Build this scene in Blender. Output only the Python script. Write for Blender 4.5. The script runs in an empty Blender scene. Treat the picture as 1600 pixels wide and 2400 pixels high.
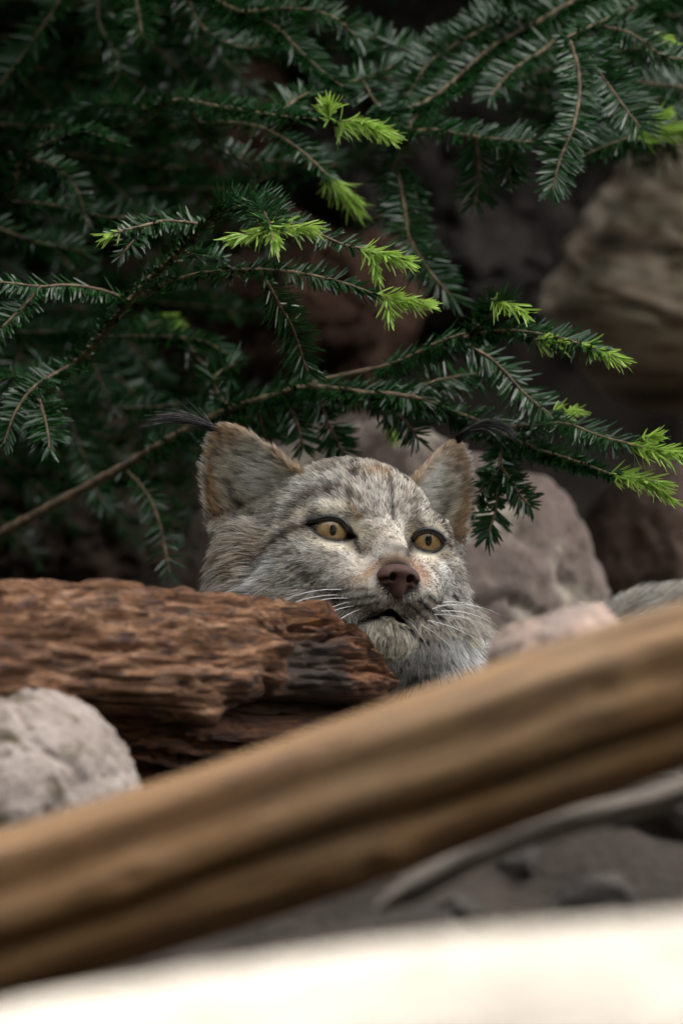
import bpy, math, random
import numpy as np
from mathutils import Vector, Matrix
from mathutils.kdtree import KDTree

S = bpy.context.scene
COL = S.collection
rng = np.random.default_rng(11)
random.seed(11)

# ------------------------------------------------------------------ camera
CAM = np.array([0.0, 0.0, 0.80]); PITCH = math.radians(6.0)
FWD = np.array([0, math.cos(PITCH), -math.sin(PITCH)])
UPV = np.array([0, math.sin(PITCH), math.cos(PITCH)])
RGT = np.array([1.0, 0, 0])
FOCUS = 3.985
K = 0.7 / 2400.0 / 4.0                     # metres per photo pixel per metre of distance
cd = bpy.data.cameras.new('camera'); cam = bpy.data.objects.new('camera', cd); COL.objects.link(cam)
cam.location = CAM; cam.rotation_euler = (math.pi / 2 - PITCH, 0, 0)
cd.sensor_fit = 'VERTICAL'; cd.sensor_height = 36.0; cd.sensor_width = 24.0
cd.lens = 36.0 * 4.0 / 0.7
cd.clip_start = 0.05; cd.clip_end = 500
cd.dof.use_dof = True; cd.dof.focus_distance = FOCUS; cd.dof.aperture_fstop = 6.6
S.camera = cam

# ------------------------------------------------------------------ sky, sun, exposure
SUN = np.array([0.30, 0.60, 0.74]); SUN /= np.linalg.norm(SUN)
w = bpy.data.worlds.new('World'); S.world = w; w.use_nodes = True
wn = w.node_tree.nodes; wl = w.node_tree.links
bg = wn['Background']; bg.inputs['Strength'].default_value = 0.15
sky = wn.new('ShaderNodeTexSky'); sky.sky_type = 'NISHITA'; sky.sun_disc = False
sky.sun_elevation = math.asin(SUN[2]); sky.sun_rotation = math.atan2(SUN[0], SUN[1])
sky.dust_density = 3.0
hsv = wn.new('ShaderNodeHueSaturation'); hsv.inputs['Saturation'].default_value = 0.25   # thin white cloud
tintn = wn.new('ShaderNodeMixRGB'); tintn.blend_type = 'MULTIPLY'; tintn.inputs['Fac'].default_value = 1
tintn.inputs['Color2'].default_value = (1.0, 0.955, 0.895, 1)
wl.new(sky.outputs['Color'], hsv.inputs['Color']); wl.new(hsv.outputs['Color'], tintn.inputs['Color1'])
wl.new(tintn.outputs['Color'], bg.inputs['Color'])
sd = bpy.data.lights.new('sun', 'SUN'); sd.energy = 2.0; sd.angle = math.radians(0.5); sd.color = (1.0, 0.95, 0.86)
sun = bpy.data.objects.new('sun', sd); COL.objects.link(sun)
sun.rotation_euler = Vector(SUN).to_track_quat('Z', 'Y').to_euler(); sun.location = (3, 2, 6)
S.view_settings.view_transform = 'Standard'; S.view_settings.look = 'None'
S.view_settings.gamma = 1.0; S.view_settings.exposure = 3.05
S.render.engine = 'CYCLES'
S.cycles.max_bounces = 8; S.cycles.diffuse_bounces = 4; S.cycles.transmission_bounces = 6
S.cycles.use_denoising = True
S.cycles_curves.shape = 'RIBBONS'

# ------------------------------------------------------------------ helpers
def P(px, py, d):
    return CAM + d * (FWD + (px - 800) * K * RGT + (1200 - py) * K * UPV)

def norm(v):
    return v / np.maximum(np.linalg.norm(v, axis=-1, keepdims=True), 1e-9)

def _hash(ix, iy, iz, seed):
    h = (ix * 374761393 + iy * 668265263 + iz * 2147483647 + seed * 1274126177) & 0xFFFFFFFF
    h = ((h ^ (h >> 13)) * 1274126177) & 0xFFFFFFFF
    h = (h ^ (h >> 16)) & 0xFFFFFFFF
    return h / 4294967295.0

def vnoise(p, seed=0):
    p = np.asarray(p, float); i = np.floor(p).astype(np.int64); f = p - i
    f = f * f * f * (f * (f * 6 - 15) + 10)
    out = 0
    for dx in (0, 1):
        for dy in (0, 1):
            for dz in (0, 1):
                wgt = (f[..., 0] if dx else 1 - f[..., 0]) * (f[..., 1] if dy else 1 - f[..., 1]) * (f[..., 2] if dz else 1 - f[..., 2])
                out = out + wgt * _hash(i[..., 0] + dx, i[..., 1] + dy, i[..., 2] + dz, seed)
    return out * 2 - 1

def fbm(p, octv=4, seed=0, gain=0.5):
    p = np.asarray(p, float); a = 1.0; s = 0; t = 0
    for o in range(octv):
        s = s + a * vnoise(p * (2.03 ** o) + 17.3 * o, seed + o); t += a; a *= gain
    return s / t

def mesh_obj(name, verts, faces, mat, parent=None, smooth=True, base=None):
    me = bpy.data.meshes.new(name)
    v = np.asarray(verts, float)
    if base is not None: v = v - base
    me.from_pydata([], [], []) if False else None
    faces_l = faces.tolist() if isinstance(faces, np.ndarray) else faces
    me.from_pydata(v.tolist(), [], faces_l); me.update()
    if smooth: me.polygons.foreach_set('use_smooth', [True] * len(me.polygons))
    if mat is not None: me.materials.append(mat)
    o = bpy.data.objects.new(name, me); COL.objects.link(o)
    if parent is not None: o.parent = parent
    return o

def thing(name, loc, label, cat, group=None):
    e = bpy.data.objects.new(name, None); COL.objects.link(e); e.location = loc
    e.empty_display_size = 0.05
    tag(e, label, cat, group); return e

def tag(o, label, cat, group=None):
    o['label'] = label; o['category'] = cat
    if group: o['group'] = group

# ---- node material helper
class MT:
    def __init__(s, name):
        s.m = bpy.data.materials.new(name); s.m.use_nodes = True
        s.n = s.m.node_tree.nodes; s.l = s.m.node_tree.links; s.b = s.n['Principled BSDF']
    def add(s, t, **kw):
        n = s.n.new(t)
        for k, v in kw.items():
            if k in n.inputs.keys(): n.inputs[k].default_value = v
            else: setattr(n, k, v)
        return n
    def link(s, a, b): s.l.new(a, b)
    def coord(s, scale=(1, 1, 1), rot=(0, 0, 0), kind='Object'):
        t = s.add('ShaderNodeTexCoord'); mp = s.add('ShaderNodeMapping')
        mp.inputs['Scale'].default_value = scale; mp.inputs['Rotation'].default_value = rot
        s.link(t.outputs[kind], mp.inputs['Vector']); return mp.outputs['Vector']
    def noise(s, vec, scale, detail=6, rough=0.6, dist=0.0):
        n = s.add('ShaderNodeTexNoise'); n.inputs['Scale'].default_value = scale
        n.inputs['Detail'].default_value = detail; n.inputs['Roughness'].default_value = rough
        n.inputs['Distortion'].default_value = dist
        s.link(vec, n.inputs['Vector']); return n.outputs['Fac']
    def ramp(s, fac, stops):
        r = s.add('ShaderNodeValToRGB'); e = r.color_ramp.elements
        while len(e) < len(stops): e.new(0.5)
        for q, (p, c) in zip(e, stops):
            q.position = p; q.color = (*c, 1) if len(c) == 3 else c
        s.link(fac, r.inputs['Fac']); return r.outputs['Color']
    def mix(s, fac, a, b, mode='MIX'):
        n = s.add('ShaderNodeMixRGB'); n.blend_type = mode
        for sock, v in ((n.inputs['Fac'], fac), (n.inputs['Color1'], a), (n.inputs['Color2'], b)):
            if hasattr(v, 'is_output') or isinstance(v, bpy.types.NodeSocket): s.link(v, sock)
            elif isinstance(v, (int, float)): sock.default_value = v
            else: sock.default_value = (*v, 1)
        return n.outputs['Color']
    def bump(s, h, strength=0.5, dist=0.01):
        b = s.add('ShaderNodeBump'); b.inputs['Strength'].default_value = strength; b.inputs['Distance'].default_value = dist
        s.link(h, b.inputs['Height']); s.link(b.outputs['Normal'], s.b.inputs['Normal'])
    def col(s, c):
        if isinstance(c, bpy.types.NodeSocket): s.link(c, s.b.inputs['Base Color'])
        else: s.b.inputs['Base Color'].default_value = (*c, 1)
    def rough(s, r): s.b.inputs['Roughness'].default_value = r

def rock_mat(name, c0, c1, c2, scale=14, speck=None, bump=0.6, band=None):
    m = MT(name); v = m.coord()
    n1 = m.noise(v, scale, 8, 0.62, 0.4)
    c = m.ramp(n1, [(0.3, c0), (0.5, c1), (0.68, c2)])
    n2 = m.noise(v, scale * 9, 5, 0.7)
    c = m.mix(0.35, c, m.ramp(n2, [(0.3, tuple(x * 0.45 for x in c0)), (0.7, tuple(min(1, x * 1.25) for x in c2))]))
    if speck:
        n3 = m.noise(v, scale * 2.2, 4, 0.55)
        c = m.mix(m.ramp(n3, [(0.54, (0, 0, 0)), (0.64, (1, 1, 1))]), c, speck)
    m.col(c); m.rough(0.85); m.b.inputs['Specular IOR Level'].default_value = 0.3
    m.bump(m.mix(0.5, n1, n2), bump, 0.012)
    return m.m

MAT = {}
MAT['bank'] = rock_mat('earth', (0.008, 0.0055, 0.0035), (0.020, 0.0138, 0.009), (0.052, 0.039, 0.027), 14, None, 1.0)
MAT['pale_rock'] = rock_mat('pale_rock', (0.07, 0.06, 0.05), (0.165, 0.148, 0.126), (0.25, 0.23, 0.20), 9, None, 0.5)
MAT['granite'] = rock_mat('granite', (0.13, 0.098, 0.08), (0.27, 0.222, 0.192), (0.37, 0.315, 0.28), 20, (0.095, 0.075, 0.045))
MAT['pink_rock'] = rock_mat('pink_rock', (0.10, 0.070, 0.058), (0.17, 0.128, 0.108), (0.23, 0.18, 0.155), 9, (0.36, 0.32, 0.25))
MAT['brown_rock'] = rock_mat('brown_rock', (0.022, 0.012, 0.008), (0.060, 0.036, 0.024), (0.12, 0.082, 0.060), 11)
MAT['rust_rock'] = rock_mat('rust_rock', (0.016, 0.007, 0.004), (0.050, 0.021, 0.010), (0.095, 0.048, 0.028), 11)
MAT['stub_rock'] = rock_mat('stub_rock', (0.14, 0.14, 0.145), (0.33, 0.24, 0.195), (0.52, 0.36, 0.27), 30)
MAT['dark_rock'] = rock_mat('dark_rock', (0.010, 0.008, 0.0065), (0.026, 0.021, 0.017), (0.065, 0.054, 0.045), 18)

def banded_mat():
    m = MT('banded_rock'); v = m.coord((1, 1, 1)); v2 = m.coord((0.6, 0.6, 5.0), (0.0, math.radians(-9), 0))
    n1 = m.noise(v2, 7, 7, 0.6, 0.5); n2 = m.noise(v, 22, 6, 0.65); n3 = m.noise(v, 4, 4, 0.5)
    c = m.ramp(n1, [(0.36, (0.07, 0.044, 0.027)), (0.45, (0.34, 0.25, 0.165)), (0.54, (0.56, 0.46, 0.335)), (0.64, (0.68, 0.585, 0.44))])
    c = m.mix(0.2, c, m.ramp(n2, [(0.3, (0.15, 0.115, 0.085)), (0.7, (0.62, 0.53, 0.40))]))
    c = m.mix(m.ramp(n3, [(0.5, (0, 0, 0)), (0.7, (0.45, 0.45, 0.45))]), c, (0.24, 0.135, 0.075))
    m.col(c); m.rough(0.8); m.bump(n1, 0.6, 0.02); return m.m
MAT['banded'] = banded_mat()

def wood_mat(name, ax_scale, stops, stops2, fac2=0.45, bump=0.5, rough=0.75):
    m = MT(name); v = m.coord(ax_scale)
    n1 = m.noise(v, 6, 8, 0.68, 1.6); n2 = m.noise(m.coord(), 11, 5, 0.55)
    n3 = m.noise(v, 50, 5, 0.7)
    c = m.ramp(n1, stops)
    c = m.mix(m.ramp(n2, [(0.42, (0, 0, 0)), (0.62, (fac2, fac2, fac2))]), c, m.ramp(n1, stops2))
    c = m.mix(0.55, c, m.ramp(n3, [(0.3, (0.35, 0.33, 0.31)), (0.62, (1, 1, 1))]), 'MULTIPLY')
    m.col(c); m.rough(rough); m.b.inputs['Specular IOR Level'].default_value = 0.35
    m.bump(m.mix(0.5, n1, n3), bump, 0.006); return m.m

# ================================================================== ground
def ground_h(x, y):
    z = 0.205 - 0.085 * np.clip((y - 3.25) / 0.5, 0, 1) + 0.0 * x
    q = np.clip((y - 5.9) / 2.5, 0, 1); z = z + 3.2 * q * q * (3 - 2 * q)  # rise at the back, added to block low sky
    q = np.clip((y - 8) / 40, 0, 1); z = z + 2.0 * q
    near = np.clip((2.6 - y) / 1.5, 0, 1); z = z - 0.12 * near
    z = z + 0.115 * np.exp(-((y - 3.42) / 0.24) ** 2) * np.exp(-(x / 1.6) ** 2) * (.3 + .7 * np.clip((x + 0.14) / 0.16, 0, 1))
    return z
def build_ground():
    a = np.concatenate([-np.geomspace(80, 1.2, 22), np.linspace(-1.1, 1.1, 170), np.geomspace(1.2, 80, 22)])
    b = np.concatenate([-np.geomspace(80, 0.5, 18), np.linspace(0.0, 6.6, 420), np.geomspace(6.8, 90, 26)])
    X, Y = np.meshgrid(a, b, indexing='ij')
    Z = ground_h(X, Y)
    p = np.stack([X, Y, X * 0], -1)
    Z = Z + 0.022 * fbm(p * 5, 5, 3) + 0.020 * fbm(p * 22, 4, 9) + 0.008 * np.abs(fbm(p * 60, 2, 19))
    v = np.stack([X, Y, Z], -1).reshape(-1, 3); nx, ny = X.shape
    i, j = np.meshgrid(np.arange(nx - 1), np.arange(ny - 1), indexing='ij'); q = (i * ny + j).ravel()
    f = np.stack([q, q + ny, q + ny + 1, q + 1], 1)
    o = mesh_obj('ground', v, f, MAT['bank']); o['kind'] = 'structure'
build_ground()

# ================================================================== rocks
def ico(sub):
    import bmesh
    bm = bmesh.new(); bmesh.ops.create_icosphere(bm, subdivisions=sub, radius=1.0)
    v = np.array([q.co[:] for q in bm.verts]); f = [[q.index for q in p.verts] for p in bm.faces]
    bm.free(); return v, f
ICO = {k: ico(k) for k in (4, 5, 6)}

def rock(name, center, radii, mat, label, group=None, rotz=0.0, tilt=0.0, sub=5, amp=0.14, nscale=1.6, seed=0, facet=5, bedding=0.0, cat='rock'):
    v, f = ICO[sub]; v = v.copy()
    r = np.random.default_rng(seed + 100)
    n = norm(v)
    # planar facets give broken faces
    for k in range(facet):
        d = norm(r.normal(size=3)); c = r.uniform(0.66, 0.9)
        ex = np.maximum(v @ d - c, 0); v = v - (ex * 0.85)[:, None] * d
    v = v + n * (amp * fbm(n * nscale + seed * 3.7, 5, seed))[:, None]
    v = v + n * (amp * 0.18 * fbm(n * nscale * 7 + seed, 3, seed + 5))[:, None]
    v = v - n * (amp * 0.55 * np.clip(1 - np.abs(fbm(n * nscale * 1.4 + 9 + seed, 4, seed + 8)) / 0.09, 0, 1))[:, None]
    v = v + n * (amp * 0.12 * fbm(n * nscale * 16 + seed, 3, seed + 6))[:, None]
    v = v * np.asarray(radii)
    if bedding:
        t = v[:, 2] + 0.16 * v[:, 0]
        q = fbm(np.stack([t * 55, v[:, 0] * 3, v[:, 1] * 3], -1), 4, seed + 2)
        nn = norm(v * np.array([1, 1, 0.15])); v = v + nn * (bedding * q)[:, None]
    ca, sa = math.cos(rotz), math.sin(rotz); ct, st = math.cos(tilt), math.sin(tilt)
    Rz = np.array([[ca, -sa, 0], [sa, ca, 0], [0, 0, 1]]); Ry = np.array([[ct, 0, st], [0, 1, 0], [-st, 0, ct]])
    v = v @ (Rz @ Ry).T
    o = mesh_obj(name, v, f, mat); o.location = center
    tag(o, label, cat, group); return o

def px_r(n, d): return n * K * d

# blown-out sunlit rock at the bottom
rock('boulder', P(2100, 2712, 2.05), (px_r(3600, 2.0), 0.16, px_r(600, 2.0)), MAT['pale_rock'],
     'pale sunlit boulder in front of the fallen pole', tilt=math.radians(-4), sub=6, amp=0.05, nscale=3.5, seed=3, facet=0)
# granite boulder left
rock('boulder', P(0, 1930, 3.5), (px_r(345, 3.5), 0.11, px_r(330, 3.5)), MAT['granite'],
     'rounded pale grey granite boulder under the rotten log', sub=6, amp=0.07, nscale=1.6, seed=5, facet=2)
# small two-toned rock at right behind the pole
rock('stone', P(1350, 1585, 3.34), (px_r(225, 3.34), 0.05, px_r(185, 3.34)), MAT['stub_rock'],
     'pinkish and blue grey stone between the pole and the lynx', sub=5, amp=0.12, nscale=1.8, seed=8, facet=6, tilt=math.radians(-4))
# rock behind the lynx
rock('boulder', P(900, 1470, 4.78), (px_r(520, 4.78), 0.15, px_r(500, 4.78)), MAT['pink_rock'],
     'pinkish grey boulder with pale lichen behind the lynx head', sub=6, amp=0.13, nscale=1.7, seed=12, facet=6)
# banded slab at right
rock('boulder', P(1640, 640, 5.25), (px_r(400, 5.25), 0.26, px_r(330, 5.25)), MAT['banded'],
     'large tan layered boulder leaning behind the fir tips', sub=6, amp=0.05, nscale=1.5, seed=21, facet=5, bedding=0.013, tilt=math.radians(8))
# brown rocks right
rock('boulder', P(1560, 1330, 4.98), (px_r(215, 4.98), 0.13, px_r(240, 4.98)), MAT['brown_rock'],
     'dark brown rock under the layered boulder', sub=5, amp=0.13, nscale=1.8, seed=33, facet=6)
# rocks glimpsed between the boughs
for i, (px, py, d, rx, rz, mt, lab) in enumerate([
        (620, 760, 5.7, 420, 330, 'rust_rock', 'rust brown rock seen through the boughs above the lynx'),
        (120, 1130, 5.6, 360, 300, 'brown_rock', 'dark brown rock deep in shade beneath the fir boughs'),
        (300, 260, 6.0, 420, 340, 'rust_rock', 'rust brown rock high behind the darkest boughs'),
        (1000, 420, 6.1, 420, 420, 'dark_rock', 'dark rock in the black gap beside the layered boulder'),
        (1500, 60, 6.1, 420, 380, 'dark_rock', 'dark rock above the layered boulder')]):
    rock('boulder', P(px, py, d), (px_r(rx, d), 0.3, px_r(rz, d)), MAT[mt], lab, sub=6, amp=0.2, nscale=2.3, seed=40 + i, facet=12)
rock('boulder', np.array([-0.38, 5.85, 1.06]), (0.68, 0.85, 0.21), MAT['dark_rock'], 'unseen slab added to shade the hollow behind the boughs', sub=5, amp=0.12, nscale=1.6, seed=77, facet=5)  # slab added out of view, keeps overhead light off the background
rock('boulder', np.array([0.62, 6.35, 1.12]), (0.62, 0.7, 0.22), MAT['dark_rock'], 'unseen slab added to shade the gap behind the layered boulder', sub=5, amp=0.12, nscale=1.6, seed=78, facet=5)  # second added slab, out of view, closes off light over the gap
# rubble below the pole
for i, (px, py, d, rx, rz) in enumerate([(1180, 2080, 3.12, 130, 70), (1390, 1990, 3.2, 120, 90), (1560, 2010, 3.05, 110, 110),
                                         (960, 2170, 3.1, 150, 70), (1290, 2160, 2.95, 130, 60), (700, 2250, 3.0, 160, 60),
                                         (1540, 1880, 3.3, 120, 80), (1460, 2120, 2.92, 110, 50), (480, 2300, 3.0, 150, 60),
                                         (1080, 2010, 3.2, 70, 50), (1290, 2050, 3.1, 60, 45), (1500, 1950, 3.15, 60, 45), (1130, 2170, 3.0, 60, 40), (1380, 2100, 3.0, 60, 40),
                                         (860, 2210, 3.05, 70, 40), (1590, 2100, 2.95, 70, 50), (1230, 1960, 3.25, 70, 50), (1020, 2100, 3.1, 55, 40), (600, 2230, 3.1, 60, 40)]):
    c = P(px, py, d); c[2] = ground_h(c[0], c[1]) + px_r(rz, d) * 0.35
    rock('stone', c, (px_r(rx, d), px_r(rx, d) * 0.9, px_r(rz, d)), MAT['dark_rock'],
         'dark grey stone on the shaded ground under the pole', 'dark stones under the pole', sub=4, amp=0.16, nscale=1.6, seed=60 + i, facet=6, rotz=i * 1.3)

# ================================================================== wood
def tube(path, rfun, ns, nt, caps=True, seed=0):
    """path: (n,3) polyline; rfun(s, th, x) -> radius; returns verts, faces, plus frame"""
    path = np.asarray(path, float)
    seg = np.linalg.norm(np.diff(path, axis=0), axis=1); cum = np.concatenate([[0], np.cumsum(seg)])
    s = np.linspace(0, 1, ns); tl = s * cum[-1]
    c = np.stack([np.interp(tl, cum, path[:, k]) for k in range(3)], -1)
    T = norm(np.gradient(c, axis=0))
    N = norm(np.array([0, 0, 1.0]) - T * T[:, 2:3]); B = np.cross(T, N)
    th = np.linspace(0, 2 * np.pi, nt, endpoint=False)
    Sg, Th = np.meshgrid(s, th, indexing='ij')
    R, dx = rfun(Sg, Th, tl[:, None])
    pts = c[:, None] + R[..., None] * (np.cos(Th)[..., None] * N[:, None] + np.sin(Th)[..., None] * B[:, None]) + dx[..., None] * T[:, None]
    v = pts.reshape(-1, 3)
    i, j = np.meshgrid(np.arange(ns - 1), np.arange(nt), indexing='ij'); j2 = (j + 1) % nt
    f = np.stack([i * nt + j, (i + 1) * nt + j, (i + 1) * nt + j2, i * nt + j2], -1).reshape(-1, 4)[:, ::-1].tolist()
    if caps:
        a = len(v); v = np.concatenate([v, c[:1], (c[-1:] + dx[-1].mean() * T[-1:])])
        f += [[j, (j + 1) % nt, a][::-1] for j in range(nt)][:0]
        f += [[a, j, (j + 1) % nt] for j in range(nt)]
        b = (ns - 1) * nt
        f += [[a + 1, b + (j + 1) % nt, b + j] for j in range(nt)]
    return v, f

def log_obj(name, v, f, mat, a, b):
    T = norm((b - a)[None])[0]; N = np.array([0, 0, 1.0]); N = norm((N - T * T[2])[None])[0]; B = np.cross(N, T)
    R = np.stack([T, B, N], 1); c = (a + b) / 2
    o = mesh_obj(name, (v - c) @ R, f, mat)
    M = Matrix([[*R[i], c[i]] for i in range(3)] + [[0, 0, 0, 1]]); o.matrix_world = M
    return o

# --- smooth pale-brown pole lying across the foreground.  th=0 is up, th=-90deg faces the camera
def pole():
    a = P(-700, 2395, 2.86); b = P(2150, 1420, 2.98)
    n = 40; t = np.linspace(0, 1, n)[:, None]; path = a + (b - a) * t
    path[:, 2] += 0.0022 * np.sin(t[:, 0] * 11) ; path[:, 1] += 0.005 * np.sin(t[:, 0] * 7)
    R0 = 0.0395
    L = np.linalg.norm(b - a)
    fc = 1 if np.cross(norm((b - a)[None])[0], [0, 0, 1])[1] < 0 else -1     # sign of th that faces the camera
    def rf(s, th, tl):
        a_ = ((th * fc + np.pi) % (2 * np.pi)) - np.pi      # +ve = camera side, 0 = top
        d = np.degrees(a_)
        x = tl + 0 * th
        g = lambda c, w_: np.exp(-((d - c) / w_) ** 2)
        wob = 8 * vnoise(np.stack([x * 7, x * 0, x * 0], -1), 4)
        r = 1 + 0.02 * np.cos(2 * a_) + 0.045 * fbm(np.stack([x * 4.2, x * 0 + 3, x * 0], -1), 2, 71)
        for kx, kd, ks in ((0.22, 80, .10), (0.335, 128, .16), (0.47, 62, .10), (0.58, 112, .09), (0.66, 40, .12)):
            rr = np.hypot((x - kx) / .022, (d - kd) / 20); r = r + ks * np.exp(-rr ** 2) - ks * .9 * np.exp(-(rr / .45) ** 2)
        r = r - 0.24 * g(18 + wob, 9) * np.clip((x - 0.42) / 0.2, 0, 1)      # groove between the upper ridges on the right
        r = r + 0.07 * g(36 + wob, 12) - 0.09 * g(60 + wob, 11)
        r = r - 0.30 * g(104 + wob * 1.3, 7) - 0.08 * g(104 + wob, 18)       # long dark check on the face
        r = r + 0.06 * g(128, 12) - 0.12 * g(150 + wob, 8)
        q = np.stack([x * 5, np.cos(th) * 2.2, np.sin(th) * 2.2], -1)
        r = r + 0.045 * fbm(q, 4, 2) + 0.02 * fbm(q * np.array([1.5, 5, 5]), 3, 6)
        return R0 * r, 0 * x
    v, f = tube(path, rf, 360, 150)
    m = wood_mat('pole_wood', (1.2, 14, 14),
                 [(0.25, (0.055, 0.024, 0.007)), (0.42, (0.145, 0.070, 0.021)), (0.6, (0.25, 0.132, 0.047)), (0.8, (0.38, 0.225, 0.092))],
                 [(0.3, (0.08, 0.045, 0.019)), (0.7, (0.27, 0.17, 0.082))], 0.6, 0.4, 0.7)
    base = P(-700, 2395, 2.86)
    o = log_obj('fallen_pole', v, f, m, a, b)
    tag(o, 'smooth brown barkless pole lying slantwise across the foreground', 'log')
pole()

def grey_stick():
    a = P(880, 2130, 2.98); b = P(1900, 1705, 3.04)
    t = np.linspace(0, 1, 30)[:, None]; path = a + (b - a) * t; path[:, 2] += 0.006 * np.sin(t[:, 0] * 6)
    def rf(s, th, tl):
        q = np.stack([tl * 12 + 0 * th, np.cos(th) * 2, np.sin(th) * 2], -1)
        return 0.0068 * (1 + 0.4 * fbm(q, 3, 8)) * np.clip(s * 9 + 0.25, 0, 1), 0 * th + 0 * s
    v, f = tube(path, rf, 90, 24)
    m = wood_mat('grey_wood', (1.5, 14, 14), [(0.3, (0.06, 0.05, 0.04)), (0.7, (0.28, 0.24, 0.20))], [(0.3, (0.12, 0.10, 0.08)), (0.7, (0.32, 0.28, 0.235))])
    o = log_obj('stick', v, f, m, a, b)
    tag(o, 'weathered grey stick lying below the fallen pole', 'stick')
grey_stick()

# --- rotten log
def rotten_log():
    masks = {}
    a = P(-420, 1595, 3.46); b = P(790, 1642, 3.87)
    path = a + (b - a) * np.linspace(0, 1, 30)[:, None]
    L = np.linalg.norm(b - a)
    R0 = 0.0635
    fc = 1 if np.cross(norm((b - a)[None])[0], [0, 0, 1])[1] < 0 else -1
    def rf(s, th, tl):
        a_ = ((th * fc + np.pi) % (2 * np.pi)) - np.pi; d = np.degrees(a_)
        x = (s + 0 * th) * L                    # metres along
        cx, sx = np.cos(th), np.sin(th)
        px = -420 + s * 1220                    # along the log, in photo units
        q = np.stack([x * 5.5, cx * 2.3, sx * 2.3], -1)
        warp = 0.35 * fbm(q * 0.8, 3, 31)
        fib = fbm(np.stack([x * 9 + warp, cx * 6 + warp, sx * 6], -1), 5, 12, 0.6)
        rid = 1 - np.abs(fbm(np.stack([x * 6, cx * 8 + warp * 2, sx * 8 + warp], -1), 4, 18, 0.55)) * 2
        r = 1 + 0.14 * fbm(q, 3, 5) + 0.15 * fib + 0.08 * (rid - .5)
        # plates of old outer wood still standing proud on the left half of the face
        edge = 430 + 70 * vnoise(np.stack([d * 0.06, d * 0, d * 0], -1), 3) + 25 * vnoise(np.stack([d * 0.25, d * 0, d * 0], -1), 4)
        lo = 96 + 16 * vnoise(np.stack([x * 11, x * 0, x * 0], -1), 7)
        plate = 1 / (1 + np.exp((px - edge) / 9)) / (1 + np.exp((d - lo) / 2.5)) / (1 + np.exp((32 - d) / 4))
        lump = 0.5 + 0.5 * fbm(np.stack([x * 14, cx * 5, sx * 5], -1), 3, 25)
        r = r + plate * (0.14 + 0.28 * lump)
        # a smooth dark plate next to it
        p2 = (1 / (1 + np.exp((px - 625) / 8))) / (1 + np.exp((440 - px) / 8)) / (1 + np.exp((d - 84) / 2)) / (1 + np.exp((50 - d) / 3))
        r = r * (1 - p2) + p2 * (1.07 + 0.02 * fib)
        cr = np.abs(fbm(np.stack([x * 4.5 + warp, cx * 7 + warp * 1.5, sx * 7 - warp], -1), 3, 91, 0.5))
        r = r - (0.24 - 0.14 * plate) * np.clip(1 - cr / 0.075, 0, 1) ** 1.3
        cr = np.abs(fbm(np.stack([x * 9 + warp, cx * 15 + warp * 3, sx * 15], -1), 3, 95, 0.5))
        r = r - (0.10 - 0.07 * plate) * np.clip(1 - cr / 0.10, 0, 1)
        blk = fbm(np.stack([x * 22, cx * 9, sx * 9], -1), 3, 97, 0.6); r = r + 0.045 * np.clip(blk * 3, -1, 1)
        # hollow under the plates
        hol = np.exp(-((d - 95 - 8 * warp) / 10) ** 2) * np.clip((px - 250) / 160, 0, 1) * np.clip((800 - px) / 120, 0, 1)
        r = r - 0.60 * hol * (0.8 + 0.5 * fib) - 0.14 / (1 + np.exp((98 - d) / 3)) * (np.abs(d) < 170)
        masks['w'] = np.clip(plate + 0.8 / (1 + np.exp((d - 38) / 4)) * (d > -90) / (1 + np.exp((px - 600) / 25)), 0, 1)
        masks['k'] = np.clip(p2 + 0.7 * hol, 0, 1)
        # bottom thins out, top slightly flattened
        r = r - 0.03 * np.exp(-(d / 25) ** 2)
        # ragged taper at the broken end
        t = np.clip((px - 650 - 25 * np.cos(a_ - 2.0)) / 150, 0, 1)
        jag = fbm(np.stack([cx * 3.5, sx * 3.5, x * 4], -1), 4, 44, 0.65)
        r = r * (1 - (0.34 + 0.34 * np.cos(a_)) * t ** 2.2) + t * 0.34 * jag
        r = np.maximum(r, 0.15)
        dx = t ** 2 * (0.048 * fbm(np.stack([cx * 5, sx * 5, cx * 0], -1), 4, 51, 0.7) + 0.010)
        return R0 * r, dx
    v, f = tube(path, rf, 560, 330, caps=False)
    ns, nt = 560, 330
    # broken end: rings closing towards the axis with a ragged relief
    T = norm((b - a)[None])[0]; last = v[(ns - 1) * nt:]; ctr = last.mean(0)
    vs = [v]; prev = (ns - 1) * nt; n0 = len(v); K_ = 24
    for k in range(1, K_ + 1):
        u = 1 - k / (K_ + 0.0) * 0.985
        ring = ctr + (last - ctr) * u
        rel = 0.016 * fbm(ring * np.array([60, 60, 60]), 4, 77, 0.65) + 0.012 * (1 - u) * fbm(ring * 25, 2, 71)
        ring = ring + (rel * min(1, k / 3))[:, None] * T
        vs.append(ring); st = n0 + (k - 1) * nt
        f += [[prev + (j + 1) % nt, prev + j, st + j, st + (j + 1) % nt][::-1] for j in range(nt)]
        prev = st
    v = np.concatenate(vs)
    m = MT('rotten_wood')
    ang = math.atan2((b - a)[1], (b - a)[0])
    v1 = m.coord((1.0, 8, 8)); v0 = m.coord()
    n1 = m.noise(v1, 26, 8, 0.68, 0.8); n2 = m.noise(v0, 15, 6, 0.6); n3 = m.noise(v1, 90, 6, 0.7)
    red = m.ramp(n1, [(0.30, (0.018, 0.006, 0.002)), (0.43, (0.095, 0.028, 0.008)), (0.55, (0.26, 0.092, 0.024)), (0.68, (0.55, 0.25, 0.078))])
    tan = m.ramp(n1, [(0.32, (0.022, 0.008, 0.003)), (0.44, (0.16, 0.058, 0.020)), (0.56, (0.50, 0.235, 0.10)), (0.67, (0.80, 0.53, 0.36))])
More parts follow.
